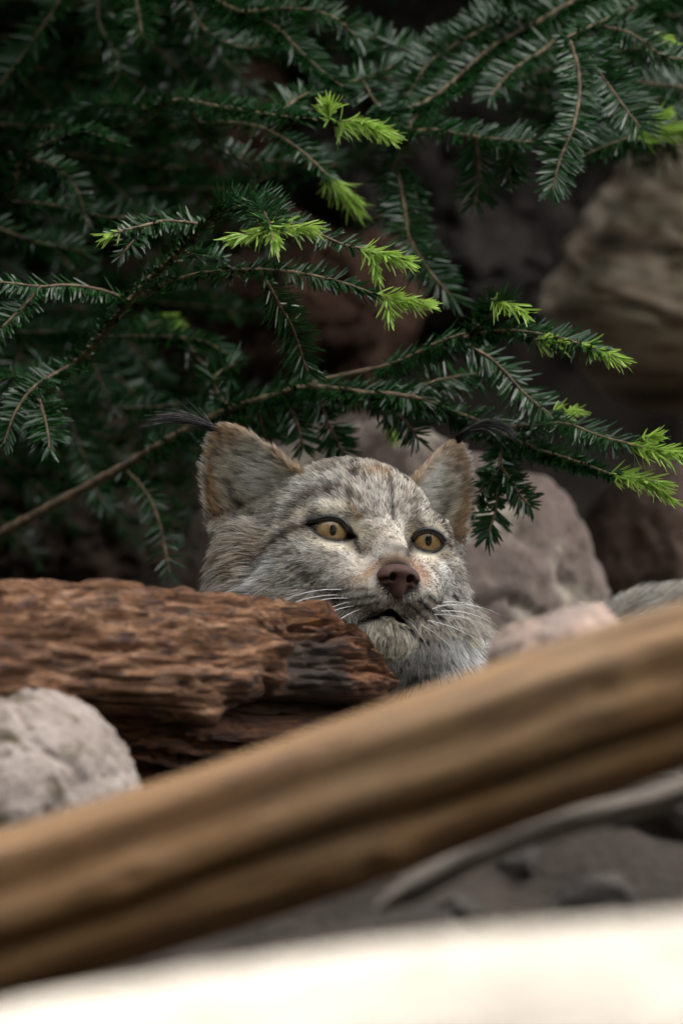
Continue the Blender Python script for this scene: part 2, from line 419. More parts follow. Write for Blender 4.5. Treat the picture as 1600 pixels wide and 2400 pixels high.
    # outer plates are weathered paler; one smooth plate and the recessed hollow are coloured darker
    att = m.add('ShaderNodeAttribute', attribute_name='wear_dark'); sp = m.add('ShaderNodeSeparateXYZ'); m.link(att.outputs['Vector'], sp.inputs['Vector'])
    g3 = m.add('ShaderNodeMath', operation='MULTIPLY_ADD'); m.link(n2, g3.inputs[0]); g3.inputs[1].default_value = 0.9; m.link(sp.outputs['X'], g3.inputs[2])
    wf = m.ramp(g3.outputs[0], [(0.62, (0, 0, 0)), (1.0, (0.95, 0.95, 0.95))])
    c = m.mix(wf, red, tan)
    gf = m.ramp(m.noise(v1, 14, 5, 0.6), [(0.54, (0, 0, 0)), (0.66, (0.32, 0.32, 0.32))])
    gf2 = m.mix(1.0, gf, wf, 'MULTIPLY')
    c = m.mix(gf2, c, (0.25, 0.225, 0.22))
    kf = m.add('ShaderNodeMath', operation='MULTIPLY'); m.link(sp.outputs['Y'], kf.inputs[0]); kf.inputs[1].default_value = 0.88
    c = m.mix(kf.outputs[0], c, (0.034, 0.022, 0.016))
    c = m.mix(0.8, c, m.ramp(n3, [(0.34, (0.18, 0.15, 0.13)), (0.56, (1, 1, 1))]), 'MULTIPLY')
    m.col(c); m.rough(0.7); m.b.inputs['Specular IOR Level'].default_value = 0.4
    m.bump(m.mix(0.65, n1, n3), 1.0, 0.012)
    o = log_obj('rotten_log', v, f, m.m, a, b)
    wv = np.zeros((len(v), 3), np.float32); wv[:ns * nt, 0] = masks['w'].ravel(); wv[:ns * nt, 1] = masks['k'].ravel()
    o.data.attributes.new('wear_dark', 'FLOAT_VECTOR', 'POINT').data.foreach_set('vector', wv.ravel())
    tag(o, 'rotten reddish brown log with ragged broken end before the lynx', 'log')
rotten_log()

# ================================================================== lynx
MM = 0.001
E0PX = (889.0, 1254.0); PXMM = K * 4 * 1000
E0 = P(*E0PX, 4.0)                              # point between the eyes
AX = np.stack([RGT, UPV, -FWD])                 # lynx-space axes: x right, y up, z to the front (mm)
def L2W(p): return E0 + (np.asarray(p) * MM) @ AX
# head axes (right, up, forward) in lynx space
yaw, pit, rol = math.radians(21), math.radians(12), math.radians(6.5)
HF = np.array([math.sin(yaw) * math.cos(pit), math.sin(pit), math.cos(yaw) * math.cos(pit)])
_r = np.array([math.cos(yaw), 0, -math.sin(yaw)]); _u = np.cross(HF, _r)
HR = math.cos(rol) * _r - math.sin(rol) * _u; HU = math.cos(rol) * _u + math.sin(rol) * _r
HM = np.stack([HR, HU, HF])                     # rows
def toH(p): return p @ HM.T
def H2L(h): return np.asarray(h) @ HM
def px2(pts): return np.array([[(a - E0PX[0]) * PXMM, (E0PX[1] - b) * PXMM] for a, b in pts])

def smin(a, b, k):
    h = np.clip(0.5 + 0.5 * (b - a) / k, 0, 1)
    return b * (1 - h) + a * h - k * h * (1 - h)
def ell(p, c, r):
    q = (p - np.asarray(c, float)) / np.asarray(r, float)
    k0 = np.linalg.norm(q, axis=-1); k1 = np.linalg.norm(q / np.asarray(r, float), axis=-1)
    return k0 * (k0 - 1) / np.maximum(k1, 1e-6)
def cap(p, a, b, ra, rb):
    a = np.asarray(a, float); b = np.asarray(b, float); ab = b - a
    t = np.clip(((p - a) @ ab) / (ab @ ab), 0, 1)
    return np.linalg.norm(p - a - t[..., None] * ab, axis=-1) - (ra + (rb - ra) * t)
def polydist(xy, poly, closed=False):
    d = np.full(xy.shape[:-1], 1e9); n = len(poly); inside = np.zeros(xy.shape[:-1], bool)
    for i in range(n if closed else n - 1):
        a, b = poly[i], poly[(i + 1) % n]; ab = b - a
        t = np.clip(((xy - a) @ ab) / (ab @ ab), 0, 1)
        d = np.minimum(d, np.linalg.norm(xy - a - t[..., None] * ab, axis=-1))
        if closed:
            c = ((a[1] > xy[..., 1]) != (b[1] > xy[..., 1]))
            xi = (b[0] - a[0]) * (xy[..., 1] - a[1]) / (b[1] - a[1] + 1e-12) + a[0]
            inside ^= c & (xy[..., 0] < xi)
    return np.where(inside, -d, d) if closed else d

EYE_R = 15.0
EYES = [dict(c=np.array([-34.4, 3.6, -3.0]), lid=px2([(719, 1229), (730, 1222), (745, 1218), (772, 1213), (797, 1220), (815, 1240), (836, 1260),
                                                     (813, 1265), (788, 1267), (765, 1262), (743, 1250), (729, 1238)])),
        dict(c=np.array([33.2, -4.2, -24.0]), lid=px2([(965, 1266), (974, 1253), (990, 1245), (1010, 1244), (1029, 1253), (1040, 1271),
                                                      (1033, 1285), (1017, 1294), (998, 1292), (979, 1284), (970, 1275)]))]
MOUTH = px2([(800, 1463), (830, 1457), (883, 1441), (912, 1432), (942, 1453), (971, 1482), (1000, 1508)])
MOUTHR = None
EARS = []
for sg, tip in ((-1, (-91, 84, -78)), (1, (84, 92, -78))):
    inner = np.array([sg * 41., 54, -56]); outer = np.array([sg * 87., 10, -90])
    B_ = (inner + outer) / 2; T_ = np.array(tip, float)
    A_ = T_ - B_; Lh = np.linalg.norm(A_); A_ = A_ / Lh
    W_ = inner - outer; W_ = W_ - A_ * (W_ @ A_); W_ /= np.linalg.norm(W_)
    D_ = np.cross(W_, A_); D_ *= np.sign(D_[2])
    EARS.append(dict(B=B_, A=A_, L=Lh, W=W_, D=D_, w=37.0))
def ear_local(h, e):
    q = h - e['B']; return (q @ e['A']) / e['L'], q @ e['W'], q @ e['D']
def ear_sdf(h, e):
    a, b, c = ear_local(h, e)
    ac = np.clip(a, -0.15, 1.0)
    wd = e['w'] * np.where(ac < 0, 1.0, np.sqrt(np.clip(1 - ac ** 1.15, 0, 1)) * (1 - 0.25 * ac)) + 1.0
    bb = np.clip(b / wd, -1.15, 1.15)
    c0 = -20 * (1 - np.clip(ac, 0, 1)) * (1 - bb ** 2) + 3
    sh = np.abs(c - c0) * 0.8 - 2.8
    d = np.maximum(sh, np.abs(b) - wd)
    return np.maximum(np.maximum(d, (a - 1.0) * e['L']), (-0.15 - a) * e['L'])

def head_sdf(h):
    m = h.copy(); m[..., 0] = np.abs(m[..., 0])
    d = ell(m, (0, 17, -60), (55, 45, 60))
    d = smin(d, ell(m, (0, 14, -24), (44, 27, 28)), 14)
    d = smin(d, ell(m, (30, 13.0, -6.5), (19, 7, 11)), 8)
    d = smin(d, ell(m, (46, -16, -36), (24, 26, 30)), 14)
    d = smin(d, ell(m, (32, -24, -7), (20, 15, 19)), 12)
    d = smin(d, cap(m, (0, 4, -9), (0, -24, 29), 17, 12.5), 9)
    d = smin(d, ell(m, (25, -37, 4), (17, 16, 24)), 12)
    d = smin(d, ell(m, (0, -42, 14), (25, 20, 26)), 10)
    d = smin(d, ell(m, (16, -46, 23.5), (17, 13, 16)), 6)
    d = smin(d, ell(m, (0, -72, 11.5), (21, 17, 16)), 5)
    d = smin(d, cap(m, (12, -64, 6), (40, -52, -45), 15, 24), 9)
    d = smin(d, ell(m, (46, -46, -44), (28, 30, 34)), 12)
    d = smin(d, ell(m, (64, -18, -80), (25, 36, 26)), 12)
    d = smin(d, ell(m, (65, -50, -72), (28, 38, 28)), 14)
    return d
def ears_sdf(h):
    return np.minimum(ear_sdf(h, EARS[0]), ear_sdf(h, EARS[1]))
def Lp(px, py, d): # photo point -> lynx space mm
    q = P(px, py, d) - E0; return (AX @ q) / MM
def body_sdf(p):
    d = cap(p, H2L((0, -12, -85)), Lp(1000, 1670, 4.22), 56, 62)
    d = smin(d, ell(p, Lp(1000, 1700, 4.10), (66, 62, 58)), 20)                 # chest
    d = smin(d, cap(p, Lp(1120, 1860, 4.26), Lp(1600, 1745, 4.36), 90, 104), 30)
    d = smin(d, cap(p, Lp(1600, 1745, 4.36), Lp(2150, 1790, 4.50), 104, 96), 30)
    d = smin(d, ell(p, Lp(2250, 1850, 4.48), (95, 90, 95)), 30)                 # haunch
    for (x0, d0, x1, d1) in ((900, 4.03, 780, 3.99), (1080, 4.10, 1240, 3.92)):    # forelegs folded forward
        d = smin(d, cap(p, Lp(x0 + 100, 1760, d0 + .06), Lp(x0, 1880, d0), 34, 28), 16)
        d = smin(d, cap(p, Lp(x0, 1880, d0), Lp(x1, 1900, d1), 27, 25), 10)
        d = smin(d, ell(p, Lp(x1, 1900, d1 - .01), (32, 22, 30)), 8)
    d = smin(d, cap(p, Lp(2250, 1950, 4.44), Lp(1950, 1980, 4.36), 38, 28), 16)  # hind foot
    d = smin(d, cap(p, Lp(2480, 1760, 4.52), Lp(2700, 1860, 4.54), 30, 22), 12)  # bob tail
    return d
def lynx_sdf(p):
    h = toH(p)
    d = head_sdf(h)
    d = smin(d, ears_sdf(h), 7)
    d = smin(d, body_sdf(p), 22)
    for e in EYES:
        lidball = np.linalg.norm(p - e['c'], axis=-1) - (EYE_R + 1.7)
        d = smin(d, lidball, 5)
    for e in EYES:
        d2 = polydist(p[..., :2], e['lid'], True)
        dc = np.linalg.norm(p - e['c'], axis=-1)
        hole = np.maximum(np.maximum(d2, dc - 26), -(p[..., 2] - e['c'][2] - 1.0))
        d = np.maximum(d, -hole)
    d2 = polydist(p[..., :2], MOUTH)
    cx = px2([(918, 1438)])[0]
    wid = 0.9 + 2.9 * np.exp(-(((p[..., 0] - cx[0]) / 7.5) ** 2))
    slit = np.maximum(np.maximum(d2 - wid, -10 - d), -8 - p[..., 2])
    d = np.maximum(d, -slit)
    return d

def surface_nets(fn, xs, ys, zs):
    nx, ny, nz = len(xs), len(ys), len(zs)
    V = np.empty((nx, ny, nz), np.float32)
    YY, ZZ = np.meshgrid(ys, zs, indexing='ij')
    for i0 in range(0, nx, 24):
        xx = xs[i0:i0 + 24]
        g = np.empty((len(xx), ny, nz, 3)); g[..., 0] = xx[:, None, None]; g[..., 1] = YY; g[..., 2] = ZZ
        V[i0:i0 + 24] = fn(g)
    ins = V < 0
    cnt = np.zeros((nx - 1, ny - 1, nz - 1), np.int8)
    for a in (0, 1):
        for b in (0, 1):
            for c in (0, 1): cnt += ins[a:nx - 1 + a, b:ny - 1 + b, c:nz - 1 + c]
    I, J, Kk = np.nonzero((cnt > 0) & (cnt < 8))
    idx = -np.ones(cnt.shape, np.int64); idx[I, J, Kk] = np.arange(len(I))
    acc = np.zeros((len(I), 3)); n = np.zeros(len(I))
    G = [xs, ys, zs]
    for ax in range(3):
        for u in (0, 1):
            for v in (0, 1):
                o = [0, 0, 0]; o[(ax + 1) % 3] = u; o[(ax + 2) % 3] = v
                o2 = list(o); o2[ax] = 1
                va = V[I + o[0], J + o[1], Kk + o[2]]; vb = V[I + o2[0], J + o2[1], Kk + o2[2]]
                cr = (va < 0) != (vb < 0); t = np.where(cr, va / np.where(cr, va - vb, 1), 0)
                pa = np.stack([xs[I + o[0]], ys[J + o[1]], zs[Kk + o[2]]], -1); pb = np.stack([xs[I + o2[0]], ys[J + o2[1]], zs[Kk + o2[2]]], -1)
                acc += np.where(cr[:, None], pa + t[:, None] * (pb - pa), 0); n += cr
    verts = acc / n[:, None]
    F = []
    for ax in range(3):
        sl0 = [slice(None)] * 3; sl1 = [slice(None)] * 3; sl0[ax] = slice(0, -1); sl1[ax] = slice(1, None)
        A, Bv = ins[tuple(sl0)], ins[tuple(sl1)]
        e = np.argwhere(A != Bv); a1, a2 = (ax + 1) % 3, (ax + 2) % 3
        ok = (e[:, a1] > 0) & (e[:, a2] > 0) & (e[:, a1] < V.shape[a1] - 1) & (e[:, a2] < V.shape[a2] - 1); e = e[ok]
        q = []
        for (u, v) in ((-1, -1), (0, -1), (0, 0), (-1, 0)):
            c = e.copy(); c[:, a1] += u; c[:, a2] += v; q.append(idx[c[:, 0], c[:, 1], c[:, 2]])
        q = np.stack(q, 1); s = A[e[:, 0], e[:, 1], e[:, 2]]
        q[~s] = q[~s][:, ::-1]; F.append(q)
    return verts, np.concatenate(F)

def axis(*segs):
    out = [segs[0][0]]
    for a, b, st in segs:
        n = max(1, int(round((b - a) / st))); out += list(np.linspace(a, b, n + 1)[1:])
    return np.array(out)
lv, lf = surface_nets(lynx_sdf,
                      axis((-150, -62, 3.0), (-62, 50, 1.7), (50, 100, 3.0), (100, 640, 11)),
                      axis((-300, -120, 9), (-120, -78, 3.0), (-78, 26, 1.7), (26, 110, 3.0)),
                      axis((-660, -150, 12), (-150, -45, 3.2), (-45, 58, 1.8), (58, 130, 6)))
def vnormals(v, f):
    a, b, c, d = (v[f[:, k]] for k in range(4))
    fn = np.cross(c - a, d - b); n = np.zeros_like(v)
    for k in range(4): np.add.at(n, f[:, k], fn)
    return norm(n)
ln = vnormals(lv, lf)

# ---- coat colouring, written in the lynx's own frame (photo pixels measured on the face)
def C(r, g, b): return np.array([r, g, b])
PALE, GREY, DARK = C(.76, .725, .655), C(.40, .345, .262), C(.022, .017, .013)
TAN, CREAM, RUST, WHITE = C(.30, .195, .10), C(.80, .70, .53), C(.27, .135, .065), C(.88, .865, .82)
BROWN = C(.062, .038, .022)
STROKES = [  # points, half width px, colour, strength
    ([(672, 1216), (690, 1172), (742, 1150), (795, 1143)], 13, BROWN, .75),
    ([(660, 1195), (700, 1140), (770, 1115)], 12, PALE, .5),
    ([(722, 1228), (672, 1247), (625, 1282), (592, 1320)], 11, BROWN, .85),
    ([(700, 1205), (745, 1190), (800, 1195)], 12, CREAM, .6),
    ([(836, 1232), (842, 1250)], 13, CREAM, .95),
    ([(727, 1258), (766, 1281), (822, 1282)], 9, CREAM, .95),
    ([(740, 1292), (800, 1302)], 6, BROWN, .5),
    ([(962, 1240), (957, 1262)], 9, CREAM, .9),
    ([(975, 1302), (1010, 1308), (1055, 1294)], 9, CREAM, .95),
    ([(985, 1228), (1030, 1232), (1050, 1255)], 8, CREAM, .55),
    ([(1046, 1275), (1075, 1290)], 8, BROWN, .8),
    ([(913, 1120), (917, 1160), (920, 1215)], 6, DARK, .75),
    ([(819, 1150), (822, 1204)], 9, BROWN, .7), ([(840, 1215), (822, 1190)], 8, TAN, .7),
    ([(971, 1165), (977, 1222)], 8, BROWN, .6),
    ([(870, 1170), (880, 1215)], 6, BROWN, .4),
    ([(850, 1100), (905, 1108)], 12, TAN, .8), ([(828, 1112), (836, 1106)], 8, DARK, .85), ([(800, 1092), (838, 1082)], 6, DARK, .6),
    ([(935, 1108), (955, 1120)], 8, DARK, .6), ([(760, 1105), (790, 1100)], 6, BROWN, .5),
    ([(1018, 1180), (1060, 1240), (1080, 1290)], 7, WHITE, .7),
    ([(1008, 1190), (1040, 1225), (1058, 1262)], 7, BROWN, .75),
    ([(1060, 1200), (1085, 1262)], 7, BROWN, .6),
    ([(860, 1345), (885, 1322), (925, 1308), (962, 1314), (988, 1345)], 12, RUST, .68),
    ([(985, 1330), (998, 1365)], 10, RUST, .5), ([(850, 1350), (820, 1360)], 14, TAN, .5),
    ([(832, 1262), (843, 1294)], 7, DARK, .65), ([(962, 1275), (955, 1300)], 7, DARK, .6),
    ([(905, 1276), (950, 1288)], 9, DARK, .55),
    ([(772, 1384), (862, 1378)], 3.5, DARK, .6), ([(778, 1406), (880, 1393)], 3.5, DARK, .62), ([(800, 1424), (885, 1411)], 3.5, DARK, .6),
    ([(870, 1392), (880, 1404)], 8, BROWN, .6),
    ([(790, 1395), (870, 1386)], 4, PALE, .7), ([(800, 1415), (885, 1402)], 4, PALE, .7),
    ([(1000, 1392), (1050, 1432)], 6, DARK, .8), ([(982, 1405), (1030, 1450)], 6, DARK, .8), ([(955, 1412), (1000, 1452)], 6, DARK, .75),
    ([(920, 1412), (900, 1425), (872, 1434)], 7, BROWN, .55), ([(935, 1412), (965, 1450), (990, 1480)], 8, BROWN, .55),
    ([(820, 1459), (883, 1440), (915, 1434), (942, 1453), (971, 1482), (1000, 1508)], 5, DARK, .85),
    ([(905, 1499), (908, 1503)], 5, DARK, 1.0), ([(905, 1524), (908, 1528)], 4, DARK, .9),
    ([(635, 1318), (600, 1350), (578, 1390)], 18, WHITE, .65),
    ([(560, 1290), (520, 1330), (480, 1370)], 30, BROWN, .45), ([(600, 1270), (560, 1310)], 14, TAN, .45),
    ([(575, 1400), (545, 1420)], 14, DARK, .5),
    ([(700, 1330), (720, 1350)], 10, BROWN, .5), ([(660, 1360), (690, 1372)], 8, DARK, .45), ([(760, 1330), (745, 1350)], 7, BROWN, .4),
    ([(1040, 1330), (1052, 1400)], 11, WHITE, .8), ([(1062, 1395), (1070, 1405)], 9, DARK, .7), ([(1075, 1330), (1085, 1380)], 9, BROWN, .45),
    ([(1090, 1290), (1105, 1370), (1115, 1430)], 8, BROWN, .4),
]
def coat(p, n):
    """p: lynx-space points (mm), n: normals -> colour, light-share"""
    h = toH(p); x = E0PX[0] + p[:, 0] / PXMM; y = E0PX[1] - p[:, 1] / PXMM; xy = np.stack([x, y], -1)
    N = len(p); base = np.tile(GREY, (N, 1))
    lo = fbm(p * 0.055, 3, 5); mid = fbm(p * 0.16, 3, 8)
    def lay(c, f): nonlocal base; base = base * (1 - f[:, None]) + c * f[:, None]
    lay(PALE, np.clip(0.36 + 0.6 * mid, 0, .8))
    lay(TAN, np.clip(0.12 + 0.5 * lo, 0, .4))
    lay(BROWN, np.clip((mid - 0.05) * -1.2 - .25, 0, .45))
    # paler around cheeks to the right and muzzle
    lay(WHITE, np.clip(1 - np.hypot((x - 1085) / 60, (y - 1380) / 120), 0, 1) * .45)
    lay(TAN, np.clip(1 - np.hypot((x - 540) / 160, (y - 1330) / 120), 0, 1) * .8)
    lay(PALE, np.clip(1 - np.hypot((x - 760) / 190, (y - 1330) / 70), 0, 1) * .35)
    # chin
    ch = np.clip(1.25 - np.hypot((x - 905) / 85, (y - 1500) / 62), 0, 1) * (p[:, 2] > 5)
    lay(C(.66, .58, .43), np.clip(ch * 1.4, 0, .8))
    # body: whitish chest and flank, brown-grey back
    bod = np.clip((y - 1515 + 0.30 * (x - 930)) / 40, 0, 1) * (h[:, 1] < -58) * (ch < .3)
    lay(C(.90, .89, .86), bod * 1.0)
    lay(C(.24, .22, .20), bod * np.clip(-0.05 + fbm(p * np.array([.05, .09, .05]), 3, 14) * 1.4, 0, .6))
    und = np.clip(1 - np.abs((y - 1580) + 0.3 * (x - 950)) / 45, 0, 1) * np.clip((1010 - x) / 80, 0, 1) * (y > 1530)
    lay(C(.16, .15, .14), und * .6)
    bk = np.clip((x - 1230) / 100, 0, 1)
    lay(C(.46, .41, .34), bk * .8)
    lay(C(.62, .60, .56), bk * np.clip(fbm(p * .06, 2, 4) + .3, 0, .6))
    facing = n[:, 2] > -0.25
    for pts, wd, c, s in STROKES:
        d = polydist(xy, np.array(pts, float)) + 3.0 * mid
        f = np.exp(-(np.maximum(d, 0) / (wd * 1.15)) ** 2) * min(1, s * 1.25) * facing * (h[:, 1] > -95)
        lay(c, f)
    # ears
    earm = np.zeros(N); inner = np.zeros(N)
    for e in EARS:
        a, b, c = ear_local(h, e); dd = ear_sdf(h, e)
        on = (dd < 4.0) & (a > 0.04) & (head_sdf(h) > 1.5)
        front = (n @ (e['D'] @ HM)) > 0.05
        wd = e['w'] * np.sqrt(np.clip(1 - np.clip(a, 0, 1) ** 1.15, 0, 1)) + 1
        edge = np.clip(np.abs(b) / wd, 0, 1.2)
        m1 = (on & front).astype(float)
        lay(C(.42, .265, .14), on * .9)
        lay(C(.66, .61, .50), m1 * np.clip((0.86 - edge) * 4, 0, .9) * np.clip((.95 - a) * 3, 0, 1))
        lay(C(.90, .87, .78), m1 * np.clip((0.55 - np.abs(b / wd - 0.30)) * 3, 0, .95) * np.clip((.75 - a) * 4, 0, 1))
        lay(BROWN, m1 * np.clip((0.16 - np.abs(b / wd + 0.45)) * 6, 0, .8) * np.clip((.55 - a) * 5, 0, 1))
        lay(C(.26, .13, .06), (on & ~front) * .6 + 0)
        earm = np.maximum(earm, on); inner = np.maximum(inner, m1)
    return base, earm, inner

mskin = MT('skin'); at = mskin.add('ShaderNodeAttribute', attribute_name='tint'); mskin.link(at.outputs['Color'], mskin.b.inputs['Base Color']); mskin.rough(0.8)
LBASE = L2W(Lp(1400, 1900, 4.3)); LBASE[2] = ground_h(LBASE[0], LBASE[1])
lynx = thing('lynx', LBASE, 'grey lynx with black ear tufts resting its chin behind the rotten log', 'lynx')
body = mesh_obj('body', L2W(lv), lf, mskin.m, lynx, base=LBASE)
cc, _, _ = coat(lv, ln)
lipd = polydist(lv[:, :2], MOUTH); deep = np.clip((5.0 - lipd) / 3, 0, 1) * (lv[:, 2] > -5)
nz_ = np.clip(1.35 - np.linalg.norm((toH(lv) - np.array([0, -40, 44])) / np.array([15, 12, 16]), axis=1), 0, .35)[:, None] / .35
cc = cc * 0.75; cc = cc * (1 - nz_) + C(.02, .011, .009) * nz_; cc = cc * (1 - deep[:, None]) + C(.012, .009, .008) * deep[:, None]
for e in EYES:
    d2 = polydist(lv[:, :2], e['lid'], True); k = np.clip((2.5 - d2) / 2, 0, 1) * (np.linalg.norm(lv - e['c'], axis=1) < 28)
    cc = cc * (1 - k[:, None]) + C(.012, .009, .008) * k[:, None]
ca = body.data.attributes.new('tint', 'FLOAT_COLOR', 'POINT')
ca.data.foreach_set('color', np.concatenate([cc, np.ones((len(cc), 1))], 1).astype(np.float32).ravel())

# ---- fur
def hair_mat(name, rough=0.45):
    m = bpy.data.materials.new(name); m.use_nodes = True; n = m.node_tree.nodes; l = m.node_tree.links
    n.remove(n['Principled BSDF'])
    a = n.new('ShaderNodeAttribute'); a.attribute_name = 'tint'
    hb = n.new('ShaderNodeBsdfHairPrincipled'); hb.model = 'CHIANG'; hb.parametrization = 'COLOR'
    hb.inputs['Roughness'].default_value = rough; hb.inputs['Radial Roughness'].default_value = 0.6
    df = n.new('ShaderNodeBsdfDiffuse'); mx = n.new('ShaderNodeMixShader'); mx.inputs['Fac'].default_value = 0.65
    l.new(a.outputs['Color'], hb.inputs['Color']); l.new(a.outputs['Color'], df.inputs['Color'])
    l.new(hb.outputs[0], mx.inputs[1]); l.new(df.outputs[0], mx.inputs[2])
    l.new(mx.outputs[0], n['Material Output'].inputs['Surface']); return m
HAIR = hair_mat('fur')
def curves_obj(name, pts, rad, colr, parent, mat, base):
    """pts (n,k,3) world; rad (n,k); colr (n,k,3)"""
    n, k, _ = pts.shape
    cu = bpy.data.hair_curves.new(name); cu.add_curves([k] * n)
    cu.attributes['position'].data.foreach_set('vector', (pts - base).astype(np.float32).ravel())
    ra = cu.attributes.get('radius') or cu.attributes.new('radius', 'FLOAT', 'POINT')
    ra.data.foreach_set('value', rad.astype(np.float32).ravel())
    c4 = np.concatenate([colr, np.ones((n, k, 1))], -1)
    cu.attributes.new('tint', 'FLOAT_COLOR', 'POINT').data.foreach_set('color', c4.astype(np.float32).ravel())
    cu.materials.append(mat)
    o = bpy.data.objects.new(name, cu); COL.objects.link(o); o.parent = parent; return o

def sample_roots(n, weight):
    tri = np.concatenate([lf[:, [0, 1, 2]], lf[:, [0, 2, 3]]])
    a, b, c = lv[tri[:, 0]], lv[tri[:, 1]], lv[tri[:, 2]]
    ar = 0.5 * np.linalg.norm(np.cross(b - a, c - a), axis=1) * weight((a + b + c) / 3)
    cum = np.cumsum(ar); t = np.searchsorted(cum, rng.random(n) * cum[-1]); t = np.minimum(t, len(tri) - 1)
    u, v = rng.random(n), rng.random(n); s = u + v > 1; u[s], v[s] = 1 - u[s], 1 - v[s]; q = 1 - u - v
    p = a[t] * q[:, None] + b[t] * u[:, None] + c[t] * v[:, None]
    nn = norm(ln[tri[t, 0]] * q[:, None] + ln[tri[t, 1]] * u[:, None] + ln[tri[t, 2]] * v[:, None])
    return p, nn

NOSE_H = np.array([0, -30., 46.])
def make_fur(n_hair, weight, name):
    p, n = sample_roots(n_hair, weight)
    keep = np.ones(len(p), bool)
    for e in EYES:
        d2 = polydist(p[:, :2], e['lid'], True); keep &= ~((d2 < 1.6) & (np.linalg.norm(p - e['c'], axis=1) < 30))
    lip = polydist(p[:, :2], MOUTH); keep &= ~((lip < 2.0) & (p[:, 2] > -6))
    h = toH(p); keep &= ~((np.linalg.norm((h - np.array([0, -38, 45])) / np.array([14, 11, 14]), axis=1) < 1.0))
    p, n, h = p[keep], n[keep], h[keep]; N = len(p)
    dn = np.linalg.norm(h - NOSE_H, axis=1)
    Lh = np.interp(dn, [8, 18, 40, 62, 90, 125, 170, 240], [2.0, 2.6, 3.8, 5.6, 9.0, 14, 21, 26])
    low = np.clip((-h[:, 1] - 35) / 40, 0, 1) * np.clip((-h[:, 2] - 15) / 50, 0, 1)
    Lh *= 1 + 0.7 * low
    chin = (h[:, 1] < -60) & (h[:, 2] > -14) & (np.abs(h[:, 0]) < 26); Lh[chin] = 7.5
    # shorter round the eyes
    for e in EYES:
        de = np.maximum(polydist(p[:, :2], e['lid'], True), 0); Lh *= np.where(np.linalg.norm(p - e['c'], axis=1) < 34, np.clip(0.42 + de / 16, 0, 1), 1)
    fl = norm(h - NOSE_H)
    fl = fl + low[:, None] * np.array([0, -0.8, 0]) + np.array([0, -0.10, -0.15])
    side = np.clip((-h[:, 2] - 45) / 25, 0, 1) * np.clip((30 - h[:, 1]) / 25, 0, 1)
    fl = fl + side[:, None] * np.array([0, -0.75, -0.25])
    fl[chin] = norm(np.stack([h[chin, 0] * .03, -np.ones(chin.sum()), 0.35 * np.ones(chin.sum())], -1))
    flow = fl @ HM
    # body hair lies towards the rump and down
    bodyw = np.clip((head_sdf(h) - 8) / 15, 0, 1) * (np.minimum(ear_sdf(h, EARS[0]), ear_sdf(h, EARS[1])) > 5)
    bf = np.stack([0.75 + 0 * p[:, 0], -0.55 + 0 * p[:, 0], -0.1 + 0 * p[:, 0]], -1)
    chest = np.clip((200 - p[:, 0]) / 120, 0, 1)[:, None]
    bf = bf * (1 - chest) + np.array([-0.55, -0.8, 0.2]) * chest
    flow = flow * (1 - bodyw[:, None]) + bf * bodyw[:, None]
    Lh = Lh * (1 - bodyw) + 24 * bodyw
    colr, earm, inner = coat(p + flow * (Lh * 0.35)[:, None], n)
    lift = np.radians(np.interp(dn, [10, 60, 120], [16, 20, 26])) + 0.25 * bodyw
    for k_, e in enumerate(EARS):
        a, b, c = ear_local(h, e); on = (ear_sdf(h, e) < 3.0) & (a > 0.02) & (head_sdf(h) > 1.0)
        nb_ = (ear_sdf(h, e) < 6.0) & (a <= 0.02); Lh[nb_] = np.minimum(Lh[nb_], 6.5)
        fr = on & ((n @ (e['D'] @ HM)) > 0.05)
        bk = on & ~fr
        flow[bk] = (e['A'] * 1.0) @ HM; Lh[bk] = 5.0
        din = (e['A'] * 0.75 - e['W'] * 0.55) @ HM
        flow[fr] = din; wd = e['w'] * np.sqrt(np.clip(1 - np.clip(a, 0, 1), 0, 1)) + 1
        rim = np.abs(b) / wd > 0.90
        Lh[fr] = np.where(rim[fr], 7.5, 14.0 * (1 - 0.5 * np.clip(a[fr], 0, 1))); lift[fr] = 0.45
        edge_in = fr & (b > 0.45 * wd); Lh[edge_in] = 13 * (1 - .5 * np.clip(a[edge_in], 0, 1))
        flow[fr & rim] = (e['A'] * 1.0 - np.sign(b[fr & rim])[:, None] * 0) @ HM if False else (e['A'] * 1.0) @ HM
    # clumping noise
    nz = np.stack([fbm(p * 0.11, 2, 61), fbm(p * 0.11, 2, 62), fbm(p * 0.11, 2, 63)], -1)
    flow = norm(flow) + 0.24 * nz + 0.10 * rng.normal(size=(N, 3))
    flow = norm(flow - n * np.sum(flow * n, 1, keepdims=True))
    Lh = Lh * rng.uniform(0.65, 1.2, N)
    lift = lift * rng.uniform(0.6, 1.5, N)
    kk = 5; s = np.linspace(0, 1, kk)
    pts = np.empty((N, kk, 3)); cur = p - n * 0.4; pts[:, 0] = cur
    for i in range(1, kk):
        lf_ = lift * (1.25 - 0.9 * s[i]); st = (Lh / (kk - 1))
        cur = cur + (flow * np.cos(lf_)[:, None] + n * np.sin(lf_)[:, None] + np.array([0, -0.10 * s[i], 0])) * st[:, None]
        pts[:, i] = cur
    # clump to guides
    ng = max(50, N // 15); gi = rng.choice(N, ng, replace=False)
    kd = KDTree(ng)
    for j, g in enumerate(gi): kd.insert(p[g], j)
    kd.balance()
    near = np.array([kd.find(q)[1] for q in p]); G = gi[near]
    off = p - p[G]; fac = (0.55 * s ** 1.5)[None, :, None] * (np.linalg.norm(off, axis=1) < 9)[:, None, None]
    target = pts[G] + off[:, None] * 0.25
    # keep own length by mixing shape relative to root
    pts = pts * (1 - fac) + (target * 0.85 + pts * 0.15) * fac
    # per-hair and along-hair colour: dark root, banded, pale tip
    pick = rng.random(N); br = 0.62 + 0.75 * rng.random(N)
